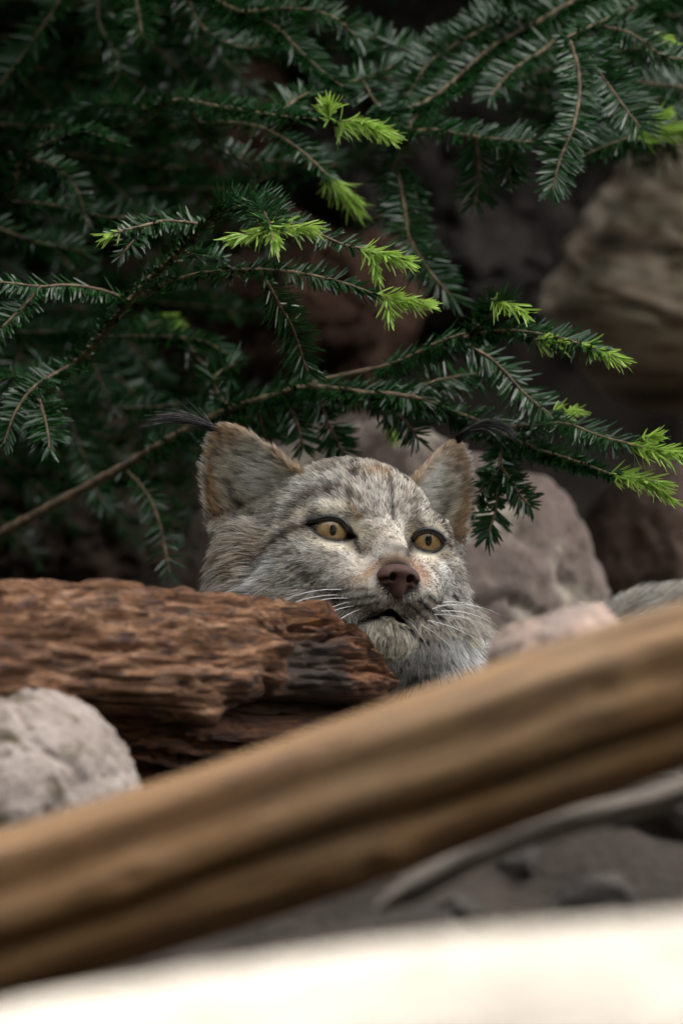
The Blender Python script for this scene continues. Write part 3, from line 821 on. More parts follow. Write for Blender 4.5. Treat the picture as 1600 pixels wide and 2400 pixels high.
    gbr = 0.66 + 0.68 * rng.random(ng); gbr[rng.random(ng) < 0.13] *= 0.42; gbr = gbr[near]
    ch = colr * (br * gbr)[:, None]
    dk = pick < 0.17; ch[dk] *= 0.22
    lt = (pick > 0.82) & (colr.mean(1) > .12); ch[lt] = ch[lt] * 0.4 + np.array([.84, .81, .74]) * 0.6
    inn = inner > 0; ch[inn] = colr[inn] * (rng.uniform(.6, 1.2, inn.sum()) * np.clip(gbr[inn], .5, 1.15))[:, None]
    grad = np.interp(s, [0, .35, .7, 1], [.35, .75, 1.08, 1.25])
    ck = np.clip(ch[:, None, :] * grad[None, :, None], 0.004, 0.9)
    r0 = np.interp(Lh, [2, 8, 25], [0.13, 0.17, 0.20])
    rad = r0[:, None] * np.interp(s, [0, .5, 1], [1, .85, .12])[None, :] * MM
    return curves_obj(name, L2W(pts), rad, ck, lynx, HAIR, LBASE)
def wt_head(c):
    h = toH(c); q = np.where((c[:, 0] < 110) & (c[:, 2] > -170) & (c[:, 1] > -130), 1.0, 0.0)
    q = q * np.where(h[:, 2] > -50, 1.9, 1.0) * np.where(np.linalg.norm(h - NOSE_H, axis=1) < 55, 1.6, 1.0)
    for e in EARS:
        q = q * np.where((ear_sdf(h, e) < 4) & (ear_local(h, e)[0] > 0), 1.8, 1.0)
    return q
def wt_body(c):
    return np.where((c[:, 0] < 110) & (c[:, 2] > -170) & (c[:, 1] > -130), 0.0, 1.0) * np.where(c[:, 0] < 330, 1.0, .35) * np.where(c[:, 1] < -190, .4, 1)
make_fur(150000, wt_head, 'head_fur')
make_fur(75000, wt_body, 'body_fur')

# ---- ear tufts
def tuft(path_px, depth, name_seed, n=170):
    r = np.random.default_rng(name_seed)
    path = np.array([Lp(a, b, depth + dd) for a, b, dd in path_px]); m = len(path); kk = 9
    tt = np.linspace(0, 1, m); s = np.linspace(0, 1, kk)
    pts = np.empty((n, kk, 3))
    for i in range(n):
        L_ = r.uniform(0.45, 1.0) if i > 25 else r.uniform(0.95, 1.12)
        q = np.stack([np.interp(s * L_, tt, path[:, k]) for k in range(3)], -1)
        a = r.normal(size=3); a *= 0.9 / max(1e-6, np.linalg.norm(a)); b = r.normal(size=3)
        sp = (2.6 * (1 - s) ** 0.5 + 1.1)[:, None]
        stray = (6.5 if r.random() < 0.28 else 1.8)
        q = q + a * sp * r.random() + b * (stray * s ** 2)[:, None]
        pts[i] = q
    rad = np.tile(0.17 * np.interp(s, [0, .7, 1], [1, .8, .15]) * MM, (n, 1))
    colr = np.tile(C(.010, .009, .010), (n, kk, 1)).astype(float)
    w_ = r.random(n) < 0.09; colr[w_, 3:] = C(.25, .24, .23)
    curves_obj('ear_tuft', L2W(pts), rad, colr, lynx, HAIR, LBASE)
tuft([(512, 1006, 0), (492, 1002, -.004), (465, 990, -.006), (425, 980, -.008), (390, 979, -.01), (345, 984, -.012)], 4.058, 5, 300)
tuft([(1070, 1032, 0), (1090, 1012, -.008), (1115, 1000, -.014), (1150, 994, -.02), (1185, 1002, -.024), (1212, 1024, -.026)], 4.115, 6, 300)

# ---- eyes
def eye_mat():
    m = MT('eye'); tc = m.add('ShaderNodeTexCoord'); v = tc.outputs['Object']
    sep = m.add('ShaderNodeSeparateXYZ'); m.link(v, sep.inputs[0])
    # flat radius from the optical axis (object Z), in mm
    def M(op, a, b=None):
        n = m.add('ShaderNodeMath', operation=op)
        for i, q in enumerate((a, b)):
            if q is None: continue
            if isinstance(q, (int, float)): n.inputs[i].default_value = q
            else: m.link(q, n.inputs[i])
        return n.outputs[0]
    r = M('MULTIPLY', M('SQRT', M('ADD', M('MULTIPLY', sep.outputs['X'], sep.outputs['X']), M('MULTIPLY', sep.outputs['Y'], sep.outputs['Y']))), 1000.0 / 15.0)
    rp = M('MULTIPLY', M('SQRT', M('ADD', M('MULTIPLY', M('MULTIPLY', sep.outputs['X'], sep.outputs['X']), 1.9), M('MULTIPLY', M('MULTIPLY', sep.outputs['Y'], sep.outputs['Y']), 0.75))), 1000.0 / 15.0)
    front = M('GREATER_THAN', sep.outputs['Z'], 0.0)
    ang = M('ARCTAN2', sep.outputs['Y'], sep.outputs['X'])
    cmb = m.add('ShaderNodeCombineXYZ'); m.link(M('MULTIPLY', M('SINE', ang), 3.0), cmb.inputs[0]); m.link(M('MULTIPLY', M('COSINE', ang), 3.0), cmb.inputs[1]); m.link(M('MULTIPLY', r, 1.2), cmb.inputs[2])
    nz = m.noise(cmb.outputs[0], 6.0, 5, .6)
    iris = m.mix(m.ramp(nz, [(.3, (0, 0, 0)), (.7, (1, 1, 1))]), (.23, .13, .044), (.40, .265, .115))
    rr = m.ramp(r, [(0.0, (.52, .50, .44)), (0.30, (.85, .85, .8)), (0.60, (1, 1, 1)), (0.71, (.45, .40, .33)), (0.75, (.03, .025, .02))])
    c = m.mix(1.0, iris, rr, 'MULTIPLY')
    c = m.mix(m.ramp(r, [(.74, (0, 0, 0)), (.78, (1, 1, 1))]), c, (.055, .035, .022))
    c = m.mix(m.ramp(rp, [(.205, (1, 1, 1)), (.235, (0, 0, 0))]), c, (.003, .003, .004))
    m.col(c); m.rough(0.25); m.b.inputs['Coat Weight'].default_value = 1.0; m.b.inputs['Coat Roughness'].default_value = 0.02
    m.b.inputs['Specular IOR Level'].default_value = 0.6
    return m.m
EM = eye_mat()
lidm = MT('eyelid_skin'); lidm.col((.010, .008, .007)); lidm.rough(0.35)
def eyes():
    import bmesh
    gazes = [np.array([0.17, -0.02, 1.0]), np.array([0.02, 0.03, 1.0])]
    for e, g in zip(EYES, gazes):
        bm = bmesh.new(); bmesh.ops.create_uvsphere(bm, u_segments=64, v_segments=48, radius=EYE_R * MM)
        for q in bm.verts:          # cornea bulge
            a = math.acos(max(-1, min(1, q.co.z / (EYE_R * MM))))
            q.co *= 1 + 0.07 * math.exp(-(a / 0.55) ** 4)
        me = bpy.data.meshes.new('eye'); bm.to_mesh(me); bm.free(); me.materials.append(EM)
        me.polygons.foreach_set('use_smooth', [True] * len(me.polygons))
        o = bpy.data.objects.new('eye', me); COL.objects.link(o); o.parent = lynx
        gw = norm((g @ AX)[None])[0]; up = HU @ AX
        xx = norm(np.cross(up, gw)[None])[0]; yy = np.cross(gw, xx)
        o.matrix_local = Matrix(((xx[0], yy[0], gw[0], 0), (xx[1], yy[1], gw[1], 0), (xx[2], yy[2], gw[2], 0), (0, 0, 0, 1)))
        o.location = L2W(e['c']) - LBASE
        # lid rim: closed tube along the almond opening
        lid = e['lid']; n = len(lid); m = 72
        t = np.linspace(0, n, m, endpoint=False); i = np.floor(t).astype(int); f = (t - i)[:, None]
        p0, p1, p2, p3 = lid[(i - 1) % n], lid[i % n], lid[(i + 1) % n], lid[(i + 2) % n]
        c2 = 0.5 * (2 * p1 + (p2 - p0) * f + (2 * p0 - 5 * p1 + 4 * p2 - p3) * f ** 2 + (3 * p1 - p0 - 3 * p2 + p3) * f ** 3)
        dd = np.linalg.norm(c2 - e['c'][:2], axis=1); R = EYE_R + 1.1
        z = e['c'][2] + np.sqrt(np.maximum(R * R - dd ** 2, (0.45 * R) ** 2))
        ctr = np.concatenate([c2, z[:, None]], 1)
        T = norm(np.roll(ctr, -1, 0) - np.roll(ctr, 1, 0)); rad = norm(ctr - e['c']); Bn = np.cross(T, rad)
        upper = (c2[:, 1] > np.interp(c2[:, 0], [lid[:, 0].min(), lid[:, 0].max()], [lid[lid[:, 0].argmin(), 1], lid[lid[:, 0].argmax(), 1]]))
        ctr = ctr + rad * np.where(upper, 0.9, 0.0)[:, None]; rr = np.where(upper, 2.3, 0.85); rr = (np.roll(rr, 1) + rr + np.roll(rr, -1)) / 3
        q = 10; th = np.linspace(0, 2 * np.pi, q, endpoint=False)
        v = ctr[:, None] + rr[:, None, None] * (np.cos(th)[None, :, None] * rad[:, None] + np.sin(th)[None, :, None] * Bn[:, None])
        F = [[a * q + b, ((a + 1) % m) * q + b, ((a + 1) % m) * q + (b + 1) % q, a * q + (b + 1) % q] for a in range(m) for b in range(q)]
        mesh_obj('eyelid', L2W(v.reshape(-1, 3)), F, lidm.m, lynx, base=LBASE)
eyes()

# ---- nose
def nose_sdf(h):
    m = h.copy(); m[..., 0] = np.abs(m[..., 0])
    m[..., 1] += 2.5; m[..., 2] += 1.5
    d = ell(m, (0, -32.5, 40), (12.5, 6.5, 9))
    d = smin(d, ell(m, (9.0, -35.5, 40), (6.2, 6.2, 8)), 3)
    d = smin(d, ell(m, (0, -41, 38.8), (5.6, 9.0, 7)), 5)
    hole = cap(m, (6.6, -37.6, 50), (5.8, -36.4, 43), 3.4, 2.4)
    hole = np.minimum(hole, cap(m, (7.5, -39.2, 48.5), (15.5, -39.8, 41), 2.3, 1.9))
    d = -smin(-d, hole, 1.2)
    gro = cap(m, (0, -36, 49.2), (0, -52, 46.0), 0.5, 0.9)
    d = -smin(-d, gro, 1.0)
    return d
nv, nf = surface_nets(nose_sdf, np.arange(-18, 18.1, .6), np.arange(-55, -22, .6), np.arange(26, 54, .6))
nm = MT('nose_leather'); vv = nm.coord(); vor = nm.add('ShaderNodeTexVoronoi'); vor.inputs['Scale'].default_value = 900; nm.link(vv, vor.inputs['Vector'])
nm.col((.060, .027, .020)); nm.rough(0.62); nm.b.inputs['Specular IOR Level'].default_value = .25; nm.bump(vor.outputs['Distance'], 0.25, 0.0006)
mesh_obj('nose', L2W(H2L(nv)), nf, nm.m, lynx, base=LBASE)

# ---- whiskers
wm = MT('whisker'); wm.col((.82, .81, .78)); wm.rough(0.4)
def whisker(p0, p1, z0, z1, sag, r=0.26):
    a = np.array([*px2([p0])[0], z0]); b = np.array([*px2([p1])[0], z1])
    t = np.linspace(0, 1, 14)[:, None]; c = a + (b - a) * t; c[:, 1] += sag * 4 * (t * (1 - t))[:, 0]
    T = norm(np.gradient(c, axis=0)); N = norm(np.cross(T, [0, 0, 1.0])); B = np.cross(T, N); q = 5
    th = np.linspace(0, 2 * np.pi, q, endpoint=False); rr = r * np.interp(t[:, 0], [0, .6, 1], [1, .8, .15])
    v = c[:, None] + rr[:, None, None] * (np.cos(th)[None, :, None] * N[:, None] + np.sin(th)[None, :, None] * B[:, None])
    F = [[a_ * q + b_, (a_ + 1) * q + b_, (a_ + 1) * q + (b_ + 1) % q, a_ * q + (b_ + 1) % q] for a_ in range(13) for b_ in range(q)]
    mesh_obj('whisker', L2W(v.reshape(-1, 3)), F, wm.m, lynx, base=LBASE)
for p0, p1, sag in (((1022, 1418), (1150, 1450), 4), ((1030, 1430), (1160, 1462), 3), ((1015, 1438), (1140, 1468), 2.5), ((1000, 1452), (1120, 1500), 2),
                    ((985, 1462), (1060, 1520), 1.5), ((1010, 1425), (1170, 1440), 5), ((965, 1462), (1010, 1530), 1), ((1035, 1410), (1145, 1436), 3)):
    whisker(p0, p1, 36, 22, sag)
for p0, p1, sag in (((800, 1380), (660, 1405), 2.5), ((815, 1400), (690, 1425), 2.5), ((830, 1418), (740, 1450), 2), ((790, 1392), (640, 1432), 3), ((845, 1425), (775, 1465), 1.5), ((820, 1408), (700, 1460), 2)):
    whisker(p0, p1, 46, 62, sag, 0.22)

# ================================================================== fir trees
def needle_mat(name, c0, c1, rough, transl):
    m = MT(name); v = m.coord(); n = m.noise(v, 60, 3, .5)
    oi = m.add('ShaderNodeNewGeometry')
    c = m.mix(n, c0, c1); c = m.mix(m.ramp(oi.outputs['Random Per Island'], [(0, (0, 0, 0)), (1, (1, 1, 1))]), c, m.mix(0.5, c, tuple(x * 1.5 for x in c1)))
    m.col(c); m.rough(rough); m.b.inputs['Specular IOR Level'].default_value = 0.34
    tr = m.add('ShaderNodeBsdfTranslucent'); m.link(c, tr.inputs['Color']); mx = m.add('ShaderNodeMixShader'); mx.inputs['Fac'].default_value = transl
    m.link(m.b.outputs[0], mx.inputs[1]); m.link(tr.outputs[0], mx.inputs[2]); m.link(mx.outputs[0], m.n['Material Output'].inputs['Surface'])
    return m.m
NM = needle_mat('fir_needles', (.004, .022, .005), (.011, .048, .010), 0.24, 0.12)
LM = needle_mat('fir_new_growth', (.17, .31, .030), (.33, .48, .095), 0.42, 0.35)
bark = MT('fir_bark'); bv = bark.coord(); bn = bark.noise(bv, 140, 5, .6)
bark.col(bark.ramp(bn, [(.3, (.035, .022, .012)), (.55, (.13, .085, .045)), (.75, (.27, .19, .11))])); bark.rough(.8); bark.bump(bn, .6, .002)
dbark = MT('fir_old_bark'); bv = dbark.coord(); bn = dbark.noise(bv, 60, 6, .65)
dbark.col(dbark.ramp(bn, [(.3, (.012, .009, .007)), (.7, (.045, .033, .024))])); dbark.rough(.85); dbark.bump(bn, .8, .006)

class MB:
    def __init__(s): s.v = []; s.f = []; s.n = 0
    def add(s, v, f): s.v.append(v); s.f.append(np.asarray(f) + s.n); s.n += len(v)
    def build(s, name, mat, parent, base, smooth=True):
        if not s.v: return None
        return mesh_obj(name, np.concatenate(s.v), np.concatenate(s.f), mat, parent, smooth, base)

def smooth_path(pts, step):
    pts = np.asarray(pts, float); n = len(pts)
    if n > 2:
        ext = np.concatenate([[2 * pts[0] - pts[1]], pts, [2 * pts[-1] - pts[-2]]]); out = []
        for i in range(n - 1):
            p0, p1, p2, p3 = ext[i:i + 4]; f = np.linspace(0, 1, 8, endpoint=False)[:, None]
            out.append(0.5 * (2 * p1 + (p2 - p0) * f + (2 * p0 - 5 * p1 + 4 * p2 - p3) * f ** 2 + (3 * p1 - p0 - 3 * p2 + p3) * f ** 3))
        pts = np.concatenate(out + [pts[-1:]])
    seg = np.linalg.norm(np.diff(pts, axis=0), axis=1); cum = np.concatenate([[0], np.cumsum(seg)])
    m = max(3, int(cum[-1] / step) + 1); t = np.linspace(0, cum[-1], m)
    return np.stack([np.interp(t, cum, pts[:, k]) for k in range(3)], -1)

def stem(mb, path, r0, r1, q=6):
    T = norm(np.gradient(path, axis=0)); N = norm(np.cross(T, [0.13, 0.21, 0.97])); B = np.cross(T, N); m = len(path)
    th = np.linspace(0, 2 * np.pi, q, endpoint=False); rr = np.linspace(r0, r1, m) * (1 + 0.12 * rng.normal(size=m).clip(-1, 1))
    v = path[:, None] + rr[:, None, None] * (np.cos(th)[None, :, None] * N[:, None] + np.sin(th)[None, :, None] * B[:, None])
    i, j = np.meshgrid(np.arange(m - 1), np.arange(q), indexing='ij'); j2 = (j + 1) % q
    mb.add(v.reshape(-1, 3), np.stack([i * q + j, i * q + j2, (i + 1) * q + j2, (i + 1) * q + j], -1).reshape(-1, 4))

def blades(mb, p, d, nrm, L, wd, curve):
    """p roots, d directions, nrm face normals, L lengths; flat curved needles of 3 quads"""
    n = len(p); side = norm(np.cross(d, nrm)); up = norm(np.cross(side, d))
    ss = np.array([0, .3, .75, 1.0]); ww = np.array([.45, 1, .92, .3])
    v = np.empty((n, 4, 2, 3))
    for k in range(4):
        c = p + d * (L * ss[k])[:, None] + up * (curve * L * ss[k] ** 2)[:, None]
        v[:, k, 0] = c - side * (wd * ww[k] * .5)[:, None]; v[:, k, 1] = c + side * (wd * ww[k] * .5)[:, None]
    b = (np.arange(n) * 8)[:, None]
    f = np.concatenate([b + np.array([[2 * k, 2 * k + 1, 2 * k + 3, 2 * k + 2]]) for k in range(3)])
    mb.add(v.reshape(-1, 3), f)

def needles(mb, path, dens, L, wd=0.0017, up=(0, -0.35, 0.95), fan=(50, 72), updeg=(-12, 45), taper=True, start=0.0, end_fan=True):
    seg = np.linalg.norm(np.diff(path, axis=0), axis=1); tot = seg.sum(); n = int(tot * dens * (1.55 if L < .03 else 1))
    if n < 2: return
    cum = np.concatenate([[0], np.cumsum(seg)]) / tot
    t = start + (1 - start) * np.sort(rng.random(n)); p = np.stack([np.interp(t, cum, path[:, k]) for k in range(3)], -1)
    Tg = norm(np.gradient(path, axis=0)); T = norm(np.stack([np.interp(t, cum, Tg[:, k]) for k in range(3)], -1))
    U = np.asarray(up, float) + 0.2 * rng.normal(size=(n, 3)); U = norm(U - T * np.sum(U * T, 1, keepdims=True)); Bv = np.cross(T, U)
    sg = np.where(rng.random(n) < .5, 1, -1)[:, None]
    th = np.radians(rng.uniform(fan[0], fan[1], n)); 
    if end_fan: th = th * (1 - 0.65 * np.clip((t - .86) / .14, 0, 1))
    ph = np.radians(rng.uniform(updeg[0], updeg[1], n))
    lat = sg * Bv * np.cos(ph)[:, None] + U * np.sin(ph)[:, None]
    d = norm(T * np.cos(th)[:, None] + lat * np.sin(th)[:, None])
    nr = norm(U * np.cos(ph)[:, None] - sg * Bv * np.sin(ph)[:, None] + 0.35 * rng.normal(size=(n, 3)))
    Ln = L * rng.uniform(.7, 1.18, n) * np.where(vnoise(np.stack([t * tot * 90, t * 0 + p[0, 0] * 50, t * 0], -1), 3) < -.72, .45, 1)
    if taper: Ln = Ln * np.interp(t, [0, .12, .8, 1], [.75, 1, 1, .8])
    blades(mb, p, d, nr, Ln, wd * rng.uniform(.8, 1.15, n), rng.uniform(-.18, .12, n))

def lime(mb, path, n, L, wd=0.0015, spread=(14, 70)):
    """tuft of young needles round the end of a twig"""
    seg = np.linalg.norm(np.diff(path, axis=0), axis=1); cum = np.concatenate([[0], np.cumsum(seg)]); cum /= cum[-1]
    n = int(n * 1.25); L = L * 1.25
    t = rng.random(n); p = np.stack([np.interp(t, cum, path[:, k]) for k in range(3)], -1)
    T = norm(path[-1:] - path[:1]); T = np.repeat(T, n, 0)
    a = rng.normal(size=(n, 3)); a = norm(a - T * np.sum(a * T, 1, keepdims=True)); a[:, 2] *= 0.75; 
    th = np.radians(rng.uniform(*spread, n)) * (1 - .45 * t)
    d = norm(T * np.cos(th)[:, None] + a * np.sin(th)[:, None] + np.array([0, 0, -.22]))
    nr = norm(np.cross(d, np.cross(T + .2 * rng.normal(size=(n, 3)), d)) + .4 * rng.normal(size=(n, 3)))
    blades(mb, p, d, nr, L * rng.uniform(.45, 1.15, n), wd * rng.uniform(.7, 1.1, n), rng.uniform(-.25, .35, n))

T1 = np.array([-0.80, 5.05, 0.0]); T1[2] = ground_h(T1[0], T1[1])
T2 = np.array([0.95, 5.55, 0.0]); T2[2] = ground_h(T2[0], T2[1])
fir1 = thing('fir_tree', T1, 'young fir whose drooping boughs with lime tips hang above the lynx head', 'tree')
fir2 = thing('fir_tree', T2, 'fir spreading blue green boughs over the layered boulder', 'tree')
for root, base, h in ((fir1, T1, 4.5), (fir2, T2, 4.6)):
    mb = MB(); t = np.linspace(0, 1, 30)[:, None]; pth = base + np.array([0.10, -0.05, h]) * t; pth[0, 2] -= 0.1
    stem(mb, pth, 0.06, 0.012, 14); mb.build('trunk', dbark.m, root, base)

def branch(root, base, specs, tip_ndl=0.0165, dens=1500):
    """specs: list of dict(pts=[(px,py,d)..], r=(r0,r1), needles=bool/len, lime=n, old=bool, start)"""
    sb, nb, lb = MB(), MB(), MB()
    for sp in specs:
        pts = np.array([P(*q) for q in sp['pts']]); path = smooth_path(pts, 0.004)
        r = sp.get('r', (0.0016, 0.0009)); stem(sb, path, *r)
        Ln = sp.get('L', tip_ndl)
        if Ln: needles(nb, path, sp.get('dens', dens), Ln, sp.get('w', 0.0017), sp.get('up', (0, -.45, .9)), sp.get('fan', (52, 74)), sp.get('ud', (-15, 40)), start=sp.get('start', 0.0))
        for tip in sp.get('lime', []):
            tp = np.array([P(*q) for q in tip[0]]); lime(lb, smooth_path(tp, .003), tip[1], tip[2] if len(tip) > 2 else .0115, spread=tip[3] if len(tip) > 3 else (12, 58))
            stem(sb, smooth_path(tp, .003), .0009, .0006, 5)
    o = sb.build('branch', bark.m, root, base)
    q = nb.build('needles', NM, o, np.zeros(3) + base)
    if q: q['kind'] = 'stuff'
    q = lb.build('new_needles', LM, o, np.zeros(3) + base)
    if q: q['kind'] = 'stuff'
    return o

H = 1500
# A: in-focus bough, from the trunk on the left
branch(fir1, T1, [
    dict(pts=[(-700, 1250, 4.75), (-250, 1080, 4.45), (0, 980, 4.30), (180, 850, 4.20), (310, 700, 4.14), (420, 590, 4.08), (520, 490, 4.03)], r=(.0060, .0022), start=.55, dens=900),
    dict(pts=[(305, 706, 4.14), (230, 678, 4.12), (150, 668, 4.10), (95, 672, 4.09), (0, 662, 4.08), (-60, 672, 4.08)], ud=(-50, 10), L=.014),
    dict(pts=[(95, 672, 4.09), (60, 715, 4.08), (0, 775, 4.07), (-50, 850, 4.07)], L=.014),
    dict(pts=[(500, 530, 4.06), (420, 520, 4.05), (370, 520, 4.04), (330, 545, 4.03), (300, 580, 4.02), (283, 602, 4.02)], L=.013, ud=(-40, 25)),
    dict(pts=[(380, 520, 4.04), (320, 533, 4.03), (272, 545, 4.02)], L=.012, lime=[([(285, 543, 4.02), (255, 548, 4.01)], 26, .013)]),
    dict(pts=[(505, 510, 4.05), (560, 485, 4.03), (610, 490, 4.01), (636, 528, 3.99)], L=.021, dens=2600, fan=(60, 85), ud=(-5, 60),
         lime=[([(632, 522, 3.99), (600, 548, 3.985), (560, 548, 3.98)], 70, .0125, (25, 95)), ([(632, 522, 3.99), (680, 535, 3.985), (725, 528, 3.98)], 85, .0125, (25, 95)), ([(632, 525, 3.99), (640, 565, 3.97)], 50, .011, (20, 90))]),
    dict(pts=[(600, 505, 4.03), (680, 525, 4.01), (750, 550, 4.0), (800, 572, 3.99), (845, 582, 3.985)], L=.0135, ud=(-30, 35),
         lime=[([(838, 580, 3.985), (880, 590, 3.98), (925, 600, 3.975), (950, 612, 3.97)], 130, .0125, (14, 72)), ([(870, 592, 3.98), (885, 640, 3.975)], 45, .0105)]),
    dict(pts=[(335, 692, 4.12), (400, 662, 4.09), (470, 642, 4.06), (540, 635, 4.03), (610, 632, 4.0), (700, 640, 3.985), (800, 662, 3.98), (882, 692, 3.975)], r=(.002, .0011), L=.0135, dens=1700, ud=(-35, 40),
         lime=[([(880, 690, 3.975), (930, 700, 3.97), (975, 705, 3.965), (1000, 715, 3.96)], 140, .012, (14, 72)), ([(905, 695, 3.97), (912, 735, 3.965)], 40, .011)]),
    dict(pts=[(612, 640, 4.0), (655, 715, 4.02), (690, 780, 4.04), (712, 850, 4.05), (722, 870, 4.05)], L=.017, up=(0, -.95, .3)),
    dict(pts=[(430, 590, 4.10), (470, 600, 4.12), (520, 605, 4.13)], L=.015), dict(pts=[(345, 660, 4.14), (380, 620, 4.13), (430, 612, 4.12)], L=.013),
    dict(pts=[(180, 850, 4.20), (90, 900, 4.14), (40, 960, 4.11), (10, 1040, 4.10)], L=.014),
    dict(pts=[(85, 920, 4.14), (102, 965, 4.11), (112, 1010, 4.09), (116, 1050, 4.08)], L=.0185, up=(0, -.98, .2), fan=(45, 66), ud=(-10, 15), dens=1900),
    dict(pts=[(210, 820, 4.2), (150, 870, 4.22), (60, 880, 4.25), (-40, 900, 4.28)], L=.016),
])
# B: long low bough behind the ears running to the right
branch(fir1, T1, [
    dict(pts=[(-750, 1480, 4.85), (-200, 1345, 4.55), (0, 1250, 4.45), (280, 1098, 4.38), (480, 985, 4.33), (640, 928, 4.28), (730, 908, 4.25), (850, 920, 4.20), (960, 930, 4.16), (1060, 965, 4.19), (1130, 992, 4.18), (1240, 1046, 4.15), (1350, 1082, 4.10), (1430, 1112, 4.05)], r=(.0058, .0012), start=.55, dens=1500, ud=(-60, 35),
         lime=[([(1425, 1110, 4.05), (1480, 1120, 4.04), (1540, 1130, 4.03)], 130, .0135, (16, 76)), ([(1500, 1120, 4.04), (1560, 1160, 4.03)], 40, .012)]),
    dict(pts=[(700, 915, 4.26), (770, 888, 4.25), (842, 872, 4.24), (930, 850, 4.21), (1030, 802, 4.17), (1110, 776, 4.14)], r=(.0022, .0012), start=.35, ud=(-70, 20), L=.018),
    dict(pts=[(1100, 780, 4.14), (1150, 740, 4.12), (1180, 705, 4.09)], L=.019, dens=2600, ud=(-30, 60), lime=[([(1150, 702, 4.09), (1190, 712, 4.08), (1222, 730, 4.07)], 55, .014, (18, 80))]),
    dict(pts=[(1090, 790, 4.14), (1180, 775, 4.12), (1280, 785, 4.09), (1360, 806, 4.07), (1400, 820, 4.06)], L=.015, dens=1900, ud=(-40, 40),
         lime=[([(1355, 805, 4.07), (1410, 822, 4.06), (1450, 838, 4.05)], 95, .013, (18, 60)), ([(1250, 795, 4.09), (1310, 800, 4.08)], 45, .013, (30, 70))]),
    dict(pts=[(1080, 800, 4.16), (1160, 850, 4.16), (1230, 925, 4.15), (1290, 972, 4.14)], L=.020, lime=[([(1290, 970, 4.14), (1340, 960, 4.16)], 70, .013, (16, 76))], ud=(-50, 30)),
    dict(pts=[(1130, 992, 4.18), (1230, 1000, 4.16), (1320, 992, 4.09), (1400, 1020, 4.07), (1480, 1042, 4.05)], L=.016, ud=(-60, 30),
         lime=[([(1470, 1040, 4.05), (1530, 1055, 4.04), (1600, 1062, 4.03), (1640, 1060, 4.03)], 170, .014, (16, 76)), ([(1500, 1030, 4.05), (1530, 1020, 4.04)], 40, .012)]),
    dict(pts=[(1180, 1020, 4.17), (1170, 1085, 4.16), (1165, 1140, 4.15), (1160, 1200, 4.15), (1140, 1258, 4.15)], L=.016, dens=2300, up=(0, -.9, .3), ud=(-40, 40)),
    dict(pts=[(1172, 1090, 4.14), (1210, 1150, 4.15), (1240, 1185, 4.15)], L=.014, dens=2300, up=(0, -.9, .3), ud=(-40, 40)),
    dict(pts=[(1168, 1110, 4.14), (1125, 1150, 4.16), (1105, 1190, 4.16)], L=.014, dens=2000, up=(0, -.9, .3)),
    dict(pts=[(960, 930, 4.16), (1000, 900, 4.18), (1080, 880, 4.2), (1170, 870, 4.22)], L=.018, ud=(-60, 20)),
    dict(pts=[(860, 920, 4.2), (920, 960, 4.2), (960, 1000, 4.2), (980, 1030, 4.2)], L=.017, up=(0, -.9, .3)),
    dict(pts=[(665, 925, 4.27), (690, 975, 4.27), (712, 1050, 4.27)], L=.017, up=(0, -.9, .3), dens=1700),
    dict(pts=[(740, 908, 4.25), (765, 980, 4.26), (805, 1065, 4.27)], L=.019, up=(0, -.9, .3), dens=1700),
    dict(pts=[(600, 945, 4.29), (615, 1000, 4.3), (625, 1045, 4.3)], L=.017, up=(0, -.9, .3)),
    dict(pts=[(540, 965, 4.31), (500, 900, 4.3), (520, 870, 4.3), (560, 850, 4.29)], L=.019),
    dict(pts=[(290, 1095, 4.38), (340, 1150, 4.36), (375, 1230, 4.35), (398, 1345, 4.34)], r=(.0014, .0009), L=.015, dens=650, up=(0, -.9, .3)),
    dict(pts=[(860, 918, 4.2), (905, 955, 4.22), (915, 990, 4.23)], L=.014, lime=[([(905, 985, 4.23), (915, 1005, 4.23)], 24, .011)]),
])
# D/E: darker boughs at upper left
branch(fir1, T1, [
    dict(pts=[(-800, 700, 4.9), (-300, 520, 4.6), (0, 470, 4.42), (50, 375, 4.38), (120, 333, 4.35), (200, 312, 4.33), (270, 332, 4.31)], r=(.005, .001), start=.5),
    dict(pts=[(60, 370, 4.38), (130, 392, 4.38), (180, 445, 4.38), (205, 530, 4.38)], L=.016),
    dict(pts=[(0, 470, 4.42), (120, 480, 4.42), (260, 510, 4.4), (400, 500, 4.4)], L=.018),
    dict(pts=[(-100, 490, 4.45), (60, 560, 4.45), (200, 590, 4.45)], L=.018),
])
branch(fir1, T1, [
    dict(pts=[(-700, 350, 4.9), (-100, 300, 4.62), (280, 302, 4.42), (400, 238, 4.34), (520, 252, 4.30), (650, 272, 4.24), (790, 287, 4.18)], r=(.0055, .0012), start=.35, dens=1700,
         lime=[([(780, 285, 4.18), (840, 285, 4.16), (900, 310, 4.15)], 150, .015, (16, 76)), ([(770, 280, 4.18), (770, 245, 4.17)], 60, .013, (14, 72))]),
    dict(pts=[(400, 300, 4.4), (520, 287, 4.33), (620, 302, 4.3), (700, 350, 4.28), (768, 412, 4.26)], r=(.002, .0012), L=.015, dens=1000,
         lime=[([(765, 410, 4.26), (800, 440, 4.27), (830, 480, 4.27)], 130, .016, (16, 76))]),
    dict(pts=[(450, 262, 4.33), (480, 330, 4.36), (560, 370, 4.38), (680, 380, 4.38)], L=.019),
    dict(pts=[(360, 268, 4.38), (300, 240, 4.42), (220, 245, 4.45), (120, 270, 4.48)], L=.018),
    dict(pts=[(650, 275, 4.26), (700, 230, 4.3), (790, 200, 4.33), (870, 178, 4.35), (930, 150, 4.36)], L=.018),
    dict(pts=[(850, 190, 4.34), (880, 240, 4.33), (930, 280, 4.32)], L=.018),
])
